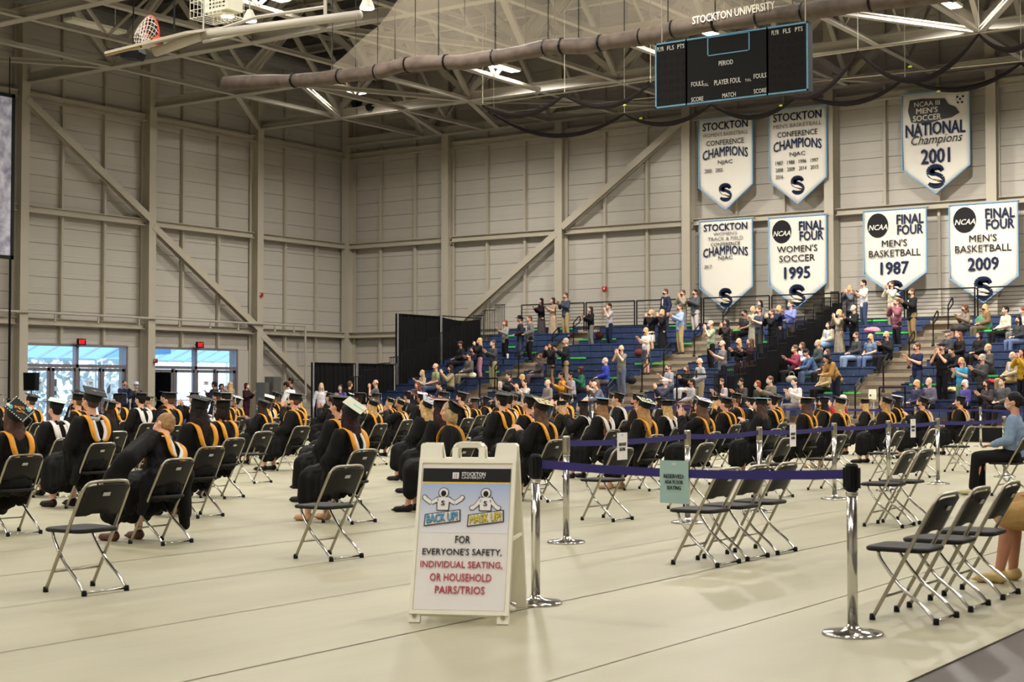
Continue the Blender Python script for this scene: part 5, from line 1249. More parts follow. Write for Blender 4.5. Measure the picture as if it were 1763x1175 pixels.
 (1425, 556, TL, ('jacket', (206, 196, 176)), ('skirt', (120, 154, 196)), ('long', H_DBR), WM, 0, 'seated woman in cream cardigan and light blue dress', dict(inner=(120, 150, 206))),
 (1422, 604, TL, ('shirt', (60, 42, 34)), ('trousers', BK), ('long', H_BRN), LM, 0, 'woman with long brown hair and pale mask in dark brown', {}),
 (1419, 625, TL, ('shirt', (176, 152, 112)), ('trousers', BK), ('curly', H_BRN), BM, 2, 'curly-haired woman in beige sweater with black mask', {}),
 (1440, 611, SL, ('jacket', (150, 112, 56)), ('trousers', (26, 30, 46)), ('curly', H_BLK), None, 1, 'man in tan suede jacket leaning forward', {}),
 (1445, 536, SF, ('shirt', (150, 138, 118)), ('dress', (138, 128, 108)), ('bob', H_BLD), LM, 0, 'woman in long leopard-like patterned dress', {}),
 (1463, 489, SF, ('jacket', (92, 94, 104)), ('trousers', BK), ('long', H_BLD), None, 0, 'blonde woman in grey blazer covering her face, top row', {}),
 (1487, 486, SC_, ('tee', (222, 222, 228)), ('trousers', (48, 62, 92)), ('short', H_BLK), (120, 150, 196), 0, 'dark-haired man in white tee and blue jeans, top row', dict(sc=1.05)),
 (1535, 483, SF, ('shirt', (208, 200, 178)), ('trousers', (150, 130, 116)), ('short', H_BRN), BM, 0, 'woman in cream sweater hands to face, top row', {}),
 (1570, 497, SC_, ('jacket', (24, 28, 30)), ('trousers', (142, 116, 76)), ('short', H_BRN), BM, 0, 'tall man in black blazer and khaki trousers, right of the cream sweater', dict(inner=W_, sc=1.07)),
 (1544, 512, SF, ('jacket', (128, 72, 86)), ('trousers', BK), ('short', H_BRN), (130, 50, 66), 0, 'woman in long mauve cardigan over white top', dict(inner=W_)),
 (1470, 530, SC_, ('jacket', (20, 20, 22)), ('trousers', BK), ('bald', H_BRN), LM, 0, 'man in black suit and white shirt with blue mask', dict(inner=W_, sc=1.03)),
 (1472, 576, TL, ('shirt', (48, 50, 52)), ('trousers', (122, 142, 172)), ('short', H_BRN), BM, 0, 'man in charcoal hoodie and pale jeans', {}),
 (1497, 580, TL, ('tee', (94, 114, 142)), ('trousers', (84, 104, 142)), ('long', H_BLD), BM, 0, 'blonde woman in blue grey tee and jeans looking at her hands', {}),
 (1526, 573, TC, ('jacket', (28, 28, 32)), ('trousers', BK), ('short', H_BLD), BM, 0, 'man in black jacket clapping by the right aisle', {}),
 (1579, 593, SC_, ('tee', (24, 32, 66)), ('trousers', (48, 60, 88)), ('short', H_BRN), (44, 46, 52), 0, 'man in navy polo and jeans clapping on the aisle', dict(sc=1.07)),
 (1622, 588, SF, ('tee', (16, 16, 18)), ('trousers', BK), ('short', H_BRN), (90, 84, 84), 0, 'man all in black with dark cap, hands raised', dict(hat=('cap', (20, 24, 50)), sc=1.06)),
 (1629, 571, TL, ('jacket', (46, 48, 54)), ('trousers', BK), ('short', H_GRY), LM, 0, 'man with grey red cap and blue mask behind the man in black', dict(hat=('cap', (70, 54, 60)))),
 (1650, 570, TL, ('shirt', (30, 24, 24)), ('trousers', BK), ('vlong', (112, 62, 30)), None, 0, 'woman turned away with long copper hair', {}),
 (1648, 590, TN, ('shirt', (18, 17, 18)), ('trousers', BK), ('short', H_BLK), (150, 150, 150), 0, 'person in black bending below the copper-haired woman', {}),
 (1684, 570, TL, ('jacket', (26, 28, 30)), ('trousers', BK), ('bob', H_BLK), (196, 206, 206), 1, 'dark-haired man in black jacket with white mask, right section', {}),
 (1701, 586, TC, ('shirt', (60, 58, 56)), ('trousers', (40, 40, 40)), ('short', H_BLD), LM, 0, 'woman in black top with cream stripes', {}),
 (1655, 620, SC_, ('tee', (48, 142, 186)), ('skirt', (82, 116, 84)), ('pony', H_BLD), (196, 36, 76), 0, 'woman in turquoise top and green skirt with hot pink mask', {}),
 (1691, 616, SC_, ('jacket', (52, 50, 52)), ('trousers', (30, 30, 34)), ('short', H_GRY), BM, 0, 'person in charcoal coat clapping right of the turquoise top', {}),
 (1741, 599, TL, ('shirt', (176, 160, 128)), ('trousers', (158, 134, 88)), ('bald', H_BRN), LM, 0, 'bald man in beige cardigan and khaki trousers', dict(inner=(190, 190, 200))),
 (1760, 593, SF, ('shirt', (178, 138, 12)), ('trousers', BK), ('long', H_BLK), None, 0, 'person in mustard coat raising hands at the right edge', {}),
 (1661, 528, TC, ('shirt', (120, 106, 92)), ('skirt', (46, 44, 42)), ('curly', H_BRN), BM, 1, 'curly-haired woman in floral blouse seated on the second row', {}),
 (1694, 528, TL, ('jacket', (112, 86, 52)), ('trousers', (90, 84, 60)), ('long', H_BLD), BM, 0, 'blonde person in ochre jacket on the second row', {}),
 (1729, 526, TL, ('shirt', (206, 196, 170)), ('trousers', BK), ('short', H_BLK), (170, 168, 160), 0, 'man in cream sweater and black trousers seated high right', dict(sc=1.04)),
 (1758, 524, TL, ('shirt', (196, 196, 210)), ('trousers', GR), ('short', H_RED), LM, 0, 'person in white shirt at the right edge, second row', {}),
 (1752, 548, TL, ('shirt', (48, 50, 54)), ('trousers', (92, 110, 150)), ('long', H_BLK), DG_, 0, 'dark-haired woman in charcoal and jeans near the right edge', {}),
 (1576, 682, TL, ('shirt', (34, 34, 70)), ('trousers', BK), ('bob', H_BLD), BM, 0, 'blonde woman in dark blue seated low beside the white mask man', {}),
 (1598, 681, TL, ('shirt', (92, 88, 110)), ('trousers', BK), ('bald', H_BRN), WM, 0, 'man with round white mask seated low', {}),
 (1659, 679, TL, ('shirt', (70, 60, 140)), ('trousers', BK), ('bob', H_WHT), BM, 0, 'white-haired woman in purple with black mask', {}),
 (1699, 683, TC, ('shirt', (60, 50, 52)), ('trousers', BK), ('long', H_DBR), BM, 0, 'dark-haired woman with black mask low at the right', {}),
 (1724, 679, TL, ('shirt', (80, 80, 84)), ('trousers', BK), ('short', H_DBR), WM, 0, 'dark-haired man with white mask low at the right', {}),
]
rp = random.Random(11)
SCx = {'sit': 1.36, 'std': 1.75}
occ = {}
for (px, hy, pn, top, bot, hr, mk, sk, lab, kw) in AUD:
    sc = kw.get('sc', .95 if hr and hr[0] in ('long', 'bob', 'bun', 'curly', 'pony', 'vlong') else 1.0)
    sit = 'sit' in pn; Hh = (1.36 if sit else 1.75 if pn != SL else 1.55) * sc
    def ty(i):
        y, z = seat(i); yy = y - .02 if sit else y - .33; q_ = on_y(px, hy, yy); return abs(proj((q_.x, yy, z - .42 + Hh))[1] - hy), q_.x, yy, z - .42
    e, x, yy, zz = min((ty(i) for i in range(NR)), key=lambda t_: t_[0])
    rzv = -32 + rp.uniform(-16, 14)
    person((x, yy, zz), rzv, pn, top, bot, hr, mk, sk, lab, sc=sc, hat=kw.get('hat'), inner=kw.get('inner'))
# people on the hall floor at the back
def floor_at(px, xx=None, yy=None):
    p = on_x(px, 700, xx) if xx is not None else on_y(px, 700, yy); return (p.x, p.y, 0)
person(floor_at(647, yy=41.5), -60, SF, ('tee', (84, 86, 92)), ('trousers', BK), ('bald', H_BRN), BM, 0, 'bald man in grey tee standing before the low black drape', 1.03)
person(floor_at(553, xx=-35.6), 35, SD, ('shirt', (206, 204, 216)), ('trousers', (90, 96, 140)), ('long', H_BLD), LM, 0, 'woman in white shirt standing before the low drape, far left', .96)
person(floor_at(586, xx=-35.3), 20, SC_, ('shirt', (60, 60, 130)), ('skirt', (48, 56, 160)), ('long', H_DBR), LM, 0, 'woman in blue sparkling dress clapping before the drape', .93)
person(floor_at(602, xx=-35.3), 180, SD, ('gown_stand', (18, 17, 18)), ('trousers', BK), ('short', H_BRN), None, 0, 'person in long black gown seen from behind at the drape', 1.0)
person(floor_at(510, xx=-34), -80, SL, ('shirt', (232, 230, 234)), ('trousers', BK), ('short', H_BLK), None, 2, 'man in bright white shirt bending forward near the cabinets', 1.04)
person(floor_at(500, xx=-35.5), -50, SD, ('tee', (22, 24, 30)), ('trousers', BK), ('short', H_BLK), None, 2, 'man in black behind the bending white shirt', 1.06)
person(floor_at(214, xx=-44), 70, SF, ('shirt', (44, 54, 88)), ('trousers', (30, 34, 52)), ('short', H_BRN), (40, 30, 34), 0, 'man in dark blue uniform by the left exit doors', 1.03)
person(floor_at(234, xx=-43.4), 60, SC_, ('shirt', (34, 40, 62)), ('trousers', BK), ('short', H_GRY), (150, 186, 220), 0, 'person with pale hat by the column between the doors', .98, hat=('brim', (214, 222, 236)))
person(floor_at(369, xx=-41), -70, SC_, ('jacket', (34, 36, 42)), ('trousers', BK), ('short', H_BLK), None, 2, 'man with headphones in dark jacket before the right doors', 1.0, hat=('beanie', (36, 44, 40)))
person(floor_at(381, xx=-43.5), 60, SC_, ('shirt', (36, 42, 84)), ('trousers', NV), ('curly', H_DBR), None, 2, 'small person in navy behind the woman in the grey sweater', .96)
person(floor_at(396, xx=-42), -90, SF, ('shirt', (138, 132, 118)), ('trousers', BK), ('long', H_BLD), (200, 204, 210), 0, 'blonde woman in grey sweater raising a phone by the right doors', 1.0)
person(floor_at(424, xx=-42.8), 110, SC_, ('jacket', (46, 24, 32)), ('trousers', (60, 26, 36)), ('bob', (74, 22, 26)), WM, 0, 'red-haired person in dark burgundy coat clapping by the column', .98)

# ------------------------------------------------------------------ graduates
def capmesh():
    mb = MB()
    n = 20; vs = []
    for (r_, z) in ((.088, .025), (.093, .045), (.092, .10), (.08, .124)):
        for k in range(n): a = 2 * math.pi * k / n; vs.append((r_ * math.cos(a), .012 + r_ * 1.13 * math.sin(a), z + (.012 * math.sin(a) if z < .05 else 0)))
    mb.add(vs, [(i * n + k, i * n + (k + 1) % n, (i + 1) * n + (k + 1) % n, (i + 1) * n + k) for i in range(3) for k in range(n)] + [tuple(range(3 * n, 4 * n))]); a = mb.mesh('cap_band', True); a.materials.append(M_CAP)
    b_ = MB().box((0, 0, 0), (.25, .25, .007), Matrix.Rotation(R(45), 3, 'Z')).mesh('cap_board'); b_.materials.append(M_CAP)
    t_ = MB().lathe([(.011, .004), (.011, .009), (.004, .011)], 8).tube([(0, 0, .008), (-.08, .08, .008), (-.12, .115, .004), (-.128, .122, -.02), (-.13, .125, -.10)], .0025, 5).cone((-.13, .125, -.10), .006, (-.13, .125, -.115), .008, 6).tube([(-.13, .125, -.11), (-.131, .126, -.2)], .01, 6, rs=[.008, .013]).mesh('tassel', True); t_.materials.append(M_HWHITE)
    return a, b_, t_
CB_, CBD, CTS = capmesh()
M_TAS = mat('silver tassel', (188, 184, 176), .6, var=.1)
def ribbon(mb, pts, w_, t_=.012, side=V((1, 0, 0)), mi=0):
    pts = smoothpath(pts, 4); vs = []
    for i, p in enumerate(pts):
        d = (pts[min(i + 1, len(pts) - 1)] - pts[max(i - 1, 0)]).normalized(); n = d.cross(side).normalized(); s_ = side
        for a, b_ in ((-1, -1), (1, -1), (1, 1), (-1, 1)): vs.append(p + s_ * (a * w_ / 2) + n * (b_ * t_ / 2))
    N = len(pts); fs = [(0, 1, 2, 3)[::-1], tuple(4 * (N - 1) + k for k in range(4))]
    for i in range(N - 1):
        for k in range(4): fs.append((4 * i + k, 4 * i + (k + 1) % 4, 4 * i + 4 + (k + 1) % 4, 4 * i + 4 + k))
    mb.add(vs, fs, mi)
HOODM = {}
def hood(kind):
    if kind in HOODM: return HOODM[kind]
    mb = MB(); lin_ = MB()
    for k in (-1, 1):
        ribbon(mb, [(k * .065, -.155, .30), (k * .075, -.15, .40), (k * .090, -.085, .50), (k * .105, .02, .53), (k * .118, .12, .475), (k * .115, .166, .37), (k * .092, .176, .29), (k * .05, .180, .235)], .062, .014)
        if kind in ('goldwhite', 'white'):
            ribbon(lin_, [(k * .062, .11, .475), (k * .068, .166, .37), (k * .05, .178, .29), (k * .03, .182, .25)], .042, .012)
    a = mb.mesh('hood', True); a.materials.append(M_GOLD)
    b_ = None
    if lin_.v: b_ = lin_.mesh('hood_lining', True); b_.materials.append(M_HWHITE)
    HOODM[kind] = (a, b_); return HOODM[kind]
mb = MB(); ribbon(mb, [(-.085, -.02, .50), (-.06, .075, .495), (0, .105, .485), (.06, .075, .495), (.085, -.02, .50)], .05, .012, V((0, .35, 1)).normalized()); COLLAR = mb.mesh('collar', True); COLLAR.materials.append(M_HWHITE)
def dots(mb, n, r_, rad, seed, mi=0):
    rnd = random.Random(seed)
    for k in range(n):
        a = rnd.uniform(-rad, rad); b_ = rnd.uniform(-rad, rad); mb.ell((a, b_, .006), (r_, r_, .004), 6, None, mi)
def decorate(board, st):
    I_ = Matrix.Rotation(R(45), 4, 'Z')
    Fl = Matrix.Rotation(R(-90), 4, 'X')
    if isinstance(st, tuple) and st[0] == 'plain':
        o = MB().box((0, 0, .005), (.246, .246, .004), Matrix.Rotation(R(45), 3, 'Z')).build('board_cover', mat('board_%d_%d_%d' % st[1], st[1], .7, var=.03, scale=9, rgb2=st[2] if len(st) > 2 else None), board)
    elif st == 'done':
        e = MB()
        for k in range(4):
            for j in range(9):
                t_ = -.115 + .0288 * j; p_ = [(t_, -.115), (.115, t_), (-t_, .115), (-.115, -t_)][k]; q_ = I_ @ V((p_[0], p_[1], .008)); e.ell(q_, (.008, .008, .006), 8)
        o = e.build('pearl_edge', M_HWHITE, board); o['kind'] = 'stuff'
        for sgn in (-1, 1):
            for j, (a, b_) in enumerate(((0, 0), (.028, .012), (-.02, .03))):
                q_ = V((sgn * (.125 - abs(a)), -.01 + b_ - .02, .01)); f_ = MB()
                for k in range(6): f_.ell(q_ + V((.014 * math.cos(k * 1.047), .014 * math.sin(k * 1.047), 0)), (.011, .011, .006), 6)
                f_.ell(q_ + V((0, 0, .006)), (.006, .006, .005), 6); f_.build('flower', mat('teal flower', (110, 190, 190), .7) if j else M_HWHITE, board)
        Mx = Matrix.Translation((0, .03, .006)) @ Matrix.Rotation(math.pi, 4, 'Z') @ Matrix.Rotation(math.pi, 4, 'Z') @ Fl
        text('finally', .10, .035, Matrix.Translation((0, .035, .006)) @ Fl, M_GOLD, board, 0, shear=.3); text('DONE', .115, .035, Matrix.Translation((0, -.02, .006)) @ Fl, M_GOLD, board, .02)
    else:
        base, cols, seed = st[1], st[2], st[3]
        MB().box((0, 0, .005), (.244, .244, .003), Matrix.Rotation(R(45), 3, 'Z')).build('board_cover', mat('board_%d_%d_%d' % base, base, .7), board)
        for j, c_ in enumerate(cols):
            m2 = MB(); rnd = random.Random(seed + j)
            for k in range(9):
                a = rnd.uniform(-.1, .1); b_ = rnd.uniform(-.1, .1); q_ = I_ @ V((a, b_, .008)); m2.ell(q_, (.014, .014, .005), 7)
            o = m2.build('decoration', mat('deco_%d_%d_%d' % c_, c_, .7), board); o['kind'] = 'stuff'
def graduate(x, y, label, hr, hd='gold', cap=('black',), tilt=12, yaw=0, pn='sit_lap', skin=0, mask=None, rz=-90, sc=.96, collar=None, shoe=(30, 28, 28), bare=False, group=None):
    s, bm = body(pn); H_, T_ = s['H'], s['T']
    g = thing('person', label, 'person', (x - .06, y, 0), R(rz), group); g.scale = (sc, sc, sc)
    slot(link('body', bm, g), SKINS[skin]); slot(link('gown', gar(pn, 'gown'), g), M_GOWN)
    for i in (0, 1): copy_part(shoes(pn)[i], 'shoe', g, cmat(shoe, .5))
    hl, he = H_.to_translation(), H_.to_euler()
    if hr: copy_part(hair(hr[0]), 'hair', g, hairm(hr[1]), hl, he)
    if mask: copy_part(MASK, 'face_mask', g, cmat(mask, .8), hl, he)
    if cap:
        Cm = H_ @ Matrix.Translation((0, .01, .0)) @ Matrix.Rotation(R(-tilt), 4, 'X') @ Matrix.Rotation(R(yaw), 4, 'Z')
        c_ = link('graduation_cap', CB_, g, Cm.to_translation(), Cm.to_euler())
        bd = link('cap_board', CBD, c_, (0, .012, .128)); ts = link('tassel', CTS, c_, (0, .012, .130)); slot(ts, M_TAS)
        if cap[0] != 'black':
            d0 = set(o.name for o in bd.children)
            # decorations are sub-parts of the cap: person > cap > decoration
            mbp = bpy.data.objects.new('t', None); decorate(c_, 'done' if cap[0] == 'done' else cap)
            for o in list(c_.children):
                if o not in (bd, ts): o.location = (0, .012, .128)
    if hd != 'none':
        a, b_ = hood(hd if hd in ('gold', 'goldwhite', 'white') else 'gold')
        o = link('hood', a, g, T_.to_translation(), T_.to_euler()); slot(o, {'white': M_HWHITE, 'purple': mat('violet satin', (78, 46, 150)), 'blue': mat('royal satin', (44, 56, 170))}.get(hd, M_GOLD))
        if b_: link('hood_lining', b_, o)
    if collar: slot(link('collar', COLLAR, g, T_.to_translation(), T_.to_euler()), cmat(collar))
    return g
ROWX = {1: -10.75, 2: -12.65, 3: -14.6, 4: -16.5}
for k in range(5, 11): ROWX[k] = -18.5 - 2.0 * (k - 5)
ROWY = {0: [7.18, 9.76, 12.05, 14.35, 16.3, 18.62, 20.45, 22.8, 24.4, 26.3],
        1: [9.82, 12.5, 14.3, 16.3, 18.9, 20.7, 22.9, 24.6, 26.1, 28.4, 30.6, 32.9],
        2: [9.6, 12.1, 14.5, 16.6, 18.8, 20.9, 23.1, 25.3, 27.5, 29.7, 31.9, 34.1],
        3: [12.2, 14.4, 16.7, 18.8, 21.0, 23.2, 25.4, 27.6, 29.8, 32.0, 34.2],
        4: [11.9, 13.2, 16.9, 19.2, 21.4, 23.6, 25.8, 28.0, 30.2, 32.4, 34.6]}
for k in range(5, 11): ROWY[k] = [y0 + (k % 2) * 1.0 + 2.2 * j for y0 in (14.6,) for j in range(10)]
D = lambda b_, c_, s_: ('deco', b_, c_, s_)
SPEC = {
 (1, 9.82): ('man bent over sideways in his chair with white and gold hood', dict(hr=('short', (150, 112, 66)), hd='goldwhite', cap=None, pn='sit_bend', sc=1.0, shoe=(92, 52, 36))),
 (1, 12.5): ('woman with very long dark hair and pale mint painted cap', dict(hr=('vlong', (46, 26, 24)), hd='goldwhite', cap=('plain', (176, 214, 200), (214, 196, 168)), tilt=38, yaw=-20, shoe=(196, 150, 110))),
 (1, 14.3): ('woman with blonde bob looking left behind the A-frame sign', dict(hr=('bob', (186, 160, 116)), hd='gold', tilt=34, yaw=20, rz=-58)),
 (1, 16.3): ('woman in cream and gold decorated cap with brown hair', dict(hr=('long', H_BRN), hd='gold', cap=D((196, 184, 132), ((60, 56, 40), (222, 214, 180)), 3), tilt=26, yaw=15, pn='sit_clap')),
 (1, 18.9): ('woman with long blonde hair and green white painted cap', dict(hr=('vlong', (172, 128, 74)), hd='gold', cap=D((206, 206, 180), ((74, 150, 84), (30, 30, 30), (60, 60, 60)), 5), tilt=24, yaw=10, shoe=(186, 150, 108))),
 (1, 20.7): ('woman with curly brown hair, white cap with blue dots', dict(hr=('vlong', (90, 58, 38)), hd='gold', cap=D((226, 224, 232), ((60, 56, 140), (120, 60, 120)), 8), tilt=22, pn='sit_phone')),
 (1, 22.9): ('woman reading a program, light blue topped cap, brown hair', dict(hr=('long', (70, 44, 34)), hd='none', cap=('plain', (140, 190, 214)), tilt=6, pn='sit_clap')),
 (1, 24.6): ('woman with long brown hair and yellow topped cap', dict(hr=('vlong', (76, 46, 34)), hd='gold', cap=('plain', (220, 180, 60)), tilt=4)),
 (1, 26.1): ('blonde woman with bright yellow hood, right side', dict(hr=('long', H_BLD), hd='gold', tilt=16, shoe=(200, 176, 130))),
 (1, 28.4): ('graduate with honey blonde hair behind the middle belt line', dict(hr=('long', (176, 138, 84)), hd='gold', tilt=24)),
 (1, 30.6): ('man with black mask and short hair, gold hood, right side', dict(hr=('short', H_BRN), hd='goldwhite', mask=BM, tilt=28, pn='sit_clap', collar=(120, 130, 160))),
 (1, 32.9): ('graduate with broad white hood edged in gold, right side', dict(hr=('short', H_DBR), hd='goldwhite', tilt=10)),
 (2, 9.6): ('woman in cap lettered finally done with teal flowers', dict(hr=('long', (74, 44, 30)), hd='gold', cap=('done',), tilt=52, yaw=-12, shoe=(176, 140, 96))),
 (2, 12.1): ('woman with very long near-black hair and plain cap', dict(hr=('vlong', (34, 22, 22)), hd='gold', tilt=14, yaw=-20, sc=1.0)),
 (2, 14.5): ('man with pale blue shirt collar and gold hood', dict(hr=('short', H_BLK), hd='goldwhite', collar=(140, 164, 214), tilt=8, sc=1.0)),
 (2, 16.6): ('woman with long dark hair and coral topped cap', dict(hr=('vlong', (54, 32, 28)), hd='none', cap=('plain', (226, 150, 134)), tilt=4, yaw=10)),
 (2, 18.8): ('man with violet collar and gold and white hood', dict(hr=('short', H_DBR), hd='goldwhite', collar=(110, 60, 150), tilt=18, sc=1.0)),
 (2, 20.9): ('woman with golden brown hair and broad white hood', dict(hr=('vlong', (140, 98, 56)), hd='white', cap=('plain', (90, 130, 160)), tilt=8)),
 (2, 25.3): ('graduate with gold hood and plain cap beyond the green painted cap', dict(hr=('short', H_BRN), hd='gold', tilt=16)),
 (2, 34.1): ('graduate in white topped cap with dark braids, far right', dict(hr=('long', H_BLK), hd='gold', cap=('plain', (222, 216, 214)), skin=3)),
 (3, 12.2): ('broad-shouldered man, wide gold hood over white lining', dict(hr=('short', (60, 40, 30)), hd='goldwhite', tilt=24, yaw=15, sc=1.06, collar=(190, 200, 210))),
 (3, 14.4): ('graduate with dark brown bob and gold hood, left block', dict(hr=('bob', (40, 26, 24)), hd='gold', tilt=2)),
 (3, 16.7): ('man with short hair and grey hood lining, turned left', dict(hr=('short', H_BRN), hd='goldwhite', mask=BM, rz=-60, tilt=20)),
 (3, 18.8): ('woman with pale silver painted cap and blonde hair', dict(hr=('long', H_BLD), hd='none', cap=D((150, 156, 160), ((206, 206, 214), (90, 90, 110)), 12), tilt=36)),
 (4, 13.2): ('graduate in pale mint topped cap, far left block', dict(hr=('short', H_BLK), hd='white', cap=('plain', (176, 206, 190)), tilt=16)),
 (4, 21.4): ('graduate in cap covered with red and white pattern', dict(hr=('long', (150, 112, 66)), hd='gold', cap=D((40, 34, 40), ((200, 60, 84), (226, 220, 220)), 21), tilt=38)),
 (5, 17.8): ('graduate with violet collar and white hood, left block', dict(hr=('short', H_BLK), hd='white', collar=(84, 50, 160), tilt=16)),
 (7, 20.0): ('graduate with broad white hood, left block far rows', dict(hr=('short', H_BLK), hd='white', tilt=6, sc=1.02)),
 (8, 25.6): ('graduate in cap with white and coral flowers, far left middle', dict(hr=('long', H_DBR), hd='goldwhite', cap=D((220, 210, 200), ((214, 120, 100), (240, 236, 230)), 31), tilt=22)),
}
EMPTY = {(4, 16.9)}
SIDE = {0: 'no', 1: 'first', 2: 'second', 3: 'third', 4: 'fourth', 5: 'fifth', 6: 'sixth', 7: 'seventh', 8: 'eighth', 9: 'ninth', 10: 'tenth', 11: 'farthest'}
rg_ = random.Random(23)
HN = {H_BLK: 'black', H_DBR: 'dark brown', H_BRN: 'brown', H_BLD: 'blonde', H_RED: 'auburn', H_GRY: 'grey'}
HDN = {'gold': 'gold hood', 'goldwhite': 'gold and white hood', 'white': 'white hood', 'none': 'no hood'}
KN = {'short': 'short', 'long': 'long', 'bob': 'bobbed', 'bun': 'pinned up'}
# empty front row chairs
e_lab = ['empty black folding chair nearest the camera on the left', 'empty black folding chair in front of the mint-capped woman', 'folding chair half hidden behind the A-frame sign',
         'empty folding chair between the two leftmost chrome stanchions', 'empty folding chair behind the teal sheet', 'empty folding chair, third stanchion of the middle line in front', 'empty folding chair left of the fourth middle stanchion',
         'empty folding chair right of the fourth middle stanchion', 'empty folding chair behind the farther taped sheet', 'empty folding chair beyond the sixth middle stanchion']
for y, l in zip(ROWY[0], e_lab): chair(-8.62, y, l)
for j, y in enumerate((11.2, 11.75, 12.33)): chair(-5.78, y, ['nearest chair of the trio behind the near belt', 'middle chair of the trio behind the near belt', 'farthest chair of the trio behind the near belt'][j], jit=2)
for j, y in enumerate((15.4, 15.95)): chair(-5.8, y, ['left chair of the pair right of the near belt', 'right chair of the pair right of the near belt'][j], jit=2)
for j, y in enumerate((9.27, 9.92, 10.6)): chair(-3.33, y, ['nearest empty folding chair at the right front', 'second empty folding chair at the right front', 'third empty folding chair at the right front'][j], jit=1)
chair(-3.02, 11.5, 'folding chair under the person in the tan skirt')
chair(-6.1, 20.75, 'folding chair under the woman in the light blue shirt')
chair(-5.7, 22.3, 'folding chair behind the woman in the light blue shirt, right edge')
person((-6.1, 20.75, 0), -82, TL, ('shirt', (124, 144, 172)), ('trousers', (20, 19, 20)), ('pony', (26, 20, 22)), (222, 214, 190), 1, 'woman in light blue shirt with dark ponytail seated at the right', 1.04, shoe=(190, 184, 140))
person((-2.98, 11.5, 0), -82, TL, ('shirt', (170, 150, 110)), ('skirt', (168, 134, 80)), ('long', H_DBR), None, 2, 'person in tan skirt and flip flops cut off by the right edge', 1.0, shoe=(196, 170, 110))
chair(-16.1, 14.5, 'empty folding chair in the left block left of the bent man')
for k in range(1, 11):
    n = 0
    for y in ROWY[k]:
        x = ROWX[k] + rg_.uniform(-.12, .12); yy = y + rg_.uniform(-.12, .12)
        if (k, y) in SPEC: x, yy = ROWX[k], y
        pxx = proj((x, yy, 1.2))[0]
        if not (-70 < pxx < 1840): continue
        n += 1
        where = '%s row from the camera, %s from the left' % (SIDE[k + 1], ord_(n))
        if (k, y) in SPEC:
            lab, kw = SPEC[(k, y)]; kw = dict(kw); hr = kw.pop('hr')
            graduate(x, yy, lab, hr, **kw); chair(x, yy, 'folding chair under a graduate, ' + where); continue
        if (k, y) in EMPTY or (k > 2 and rg_.random() < .05):
            chair(x, yy, 'empty folding chair, ' + where); continue
        female = rg_.random() < .55
        hk_ = rg_.choice(('long', 'vlong', 'long', 'bob', 'bun')) if female else 'short'
        hc = rg_.choice((H_BLK, H_DBR, H_DBR, H_BRN, H_BRN, H_BLD, H_BLD) if female else (H_BLK, H_DBR, H_BRN, H_BRN))
        hdk = rg_.choice(('gold', 'gold', 'gold', 'gold', 'gold', 'goldwhite', 'goldwhite', 'goldwhite', 'white', 'none')); 
        capk = ('black',)
        extra = ''
        if rg_.random() < .13:
            c_ = rg_.choice(((214, 210, 206), (150, 190, 206), (206, 180, 190), (196, 190, 150))); capk = D(c_, ((60, 60, 70), rg_.choice(((200, 120, 60), (110, 90, 160), (80, 150, 150)))), rg_.randrange(99)); extra = 'decorated cap, '
        lab = '%s%s, %s %s hair, %s' % (extra, HDN[hdk], KN.get(hk_, 'very long'), HN[hc], where)
        lab = ('graduate, ' + lab) if len(lab.split()) <= 15 else lab
        if len(lab.split()) > 16: lab = 'graduate, %s%s, %s' % (extra, HDN[hdk], where)
        chair(x, yy, 'folding chair under a graduate, ' + where)
        graduate(x, yy, lab, (hk_, hc), hd=hdk, cap=capk, tilt=rg_.uniform(0, 26), yaw=rg_.uniform(-20, 20), pn=rg_.choice(('sit_lap', 'sit_lap', 'sit_clap', 'sit_phone')), skin=rg_.choice((0, 0, 0, 1, 2, 3)), rz=-90 + rg_.uniform(-14, 22), sc=(.92 if female else 1.0) + rg_.uniform(-.02, .03), mask=rg_.choice((None, LM, BM)))
# guests seated on chairs before the bleachers
person((on_y(1448, 690, 36.6).x, 36.6, 0), -60, TP, ('shirt', (168, 26, 36)), ('trousers', BK), ('bob', H_WHT), None, 0, 'white-haired person in bright red sweater at the far belt line', .97)
chair(on_y(1448, 690, 36.6).x, 36.6, 'folding chair under the person in the red sweater', rz=-60)

# ------------------------------------------------------------------ small things
# speaker on pole
p = on_x(54, 657, -43.0)
sp_ = thing('loudspeaker', 'black loudspeaker on a pole at the left exit doors', 'speaker', (p.x, p.y, 0), R(30))
MB().prism([(-.2, p.z - .32), (.2, p.z - .32), (.22, p.z + .3), (-.22, p.z + .3)], .36, Matrix()).build('cabinet', M_BLACK, sp_)
MB().box((0, -.185, p.z), (.34, .01, .52)).build('grille', M_DRAPE, sp_)
MB().tube([(0, 0, .05), (0, 0, p.z - .3)], .02, 8).build('pole', M_BLACKM, sp_)
for a in (0, 2.1, 4.2): MB().tube([(0, 0, .55), (.45 * math.cos(a), .45 * math.sin(a), .02)], .014, 6).build('leg', M_BLACKM, sp_)
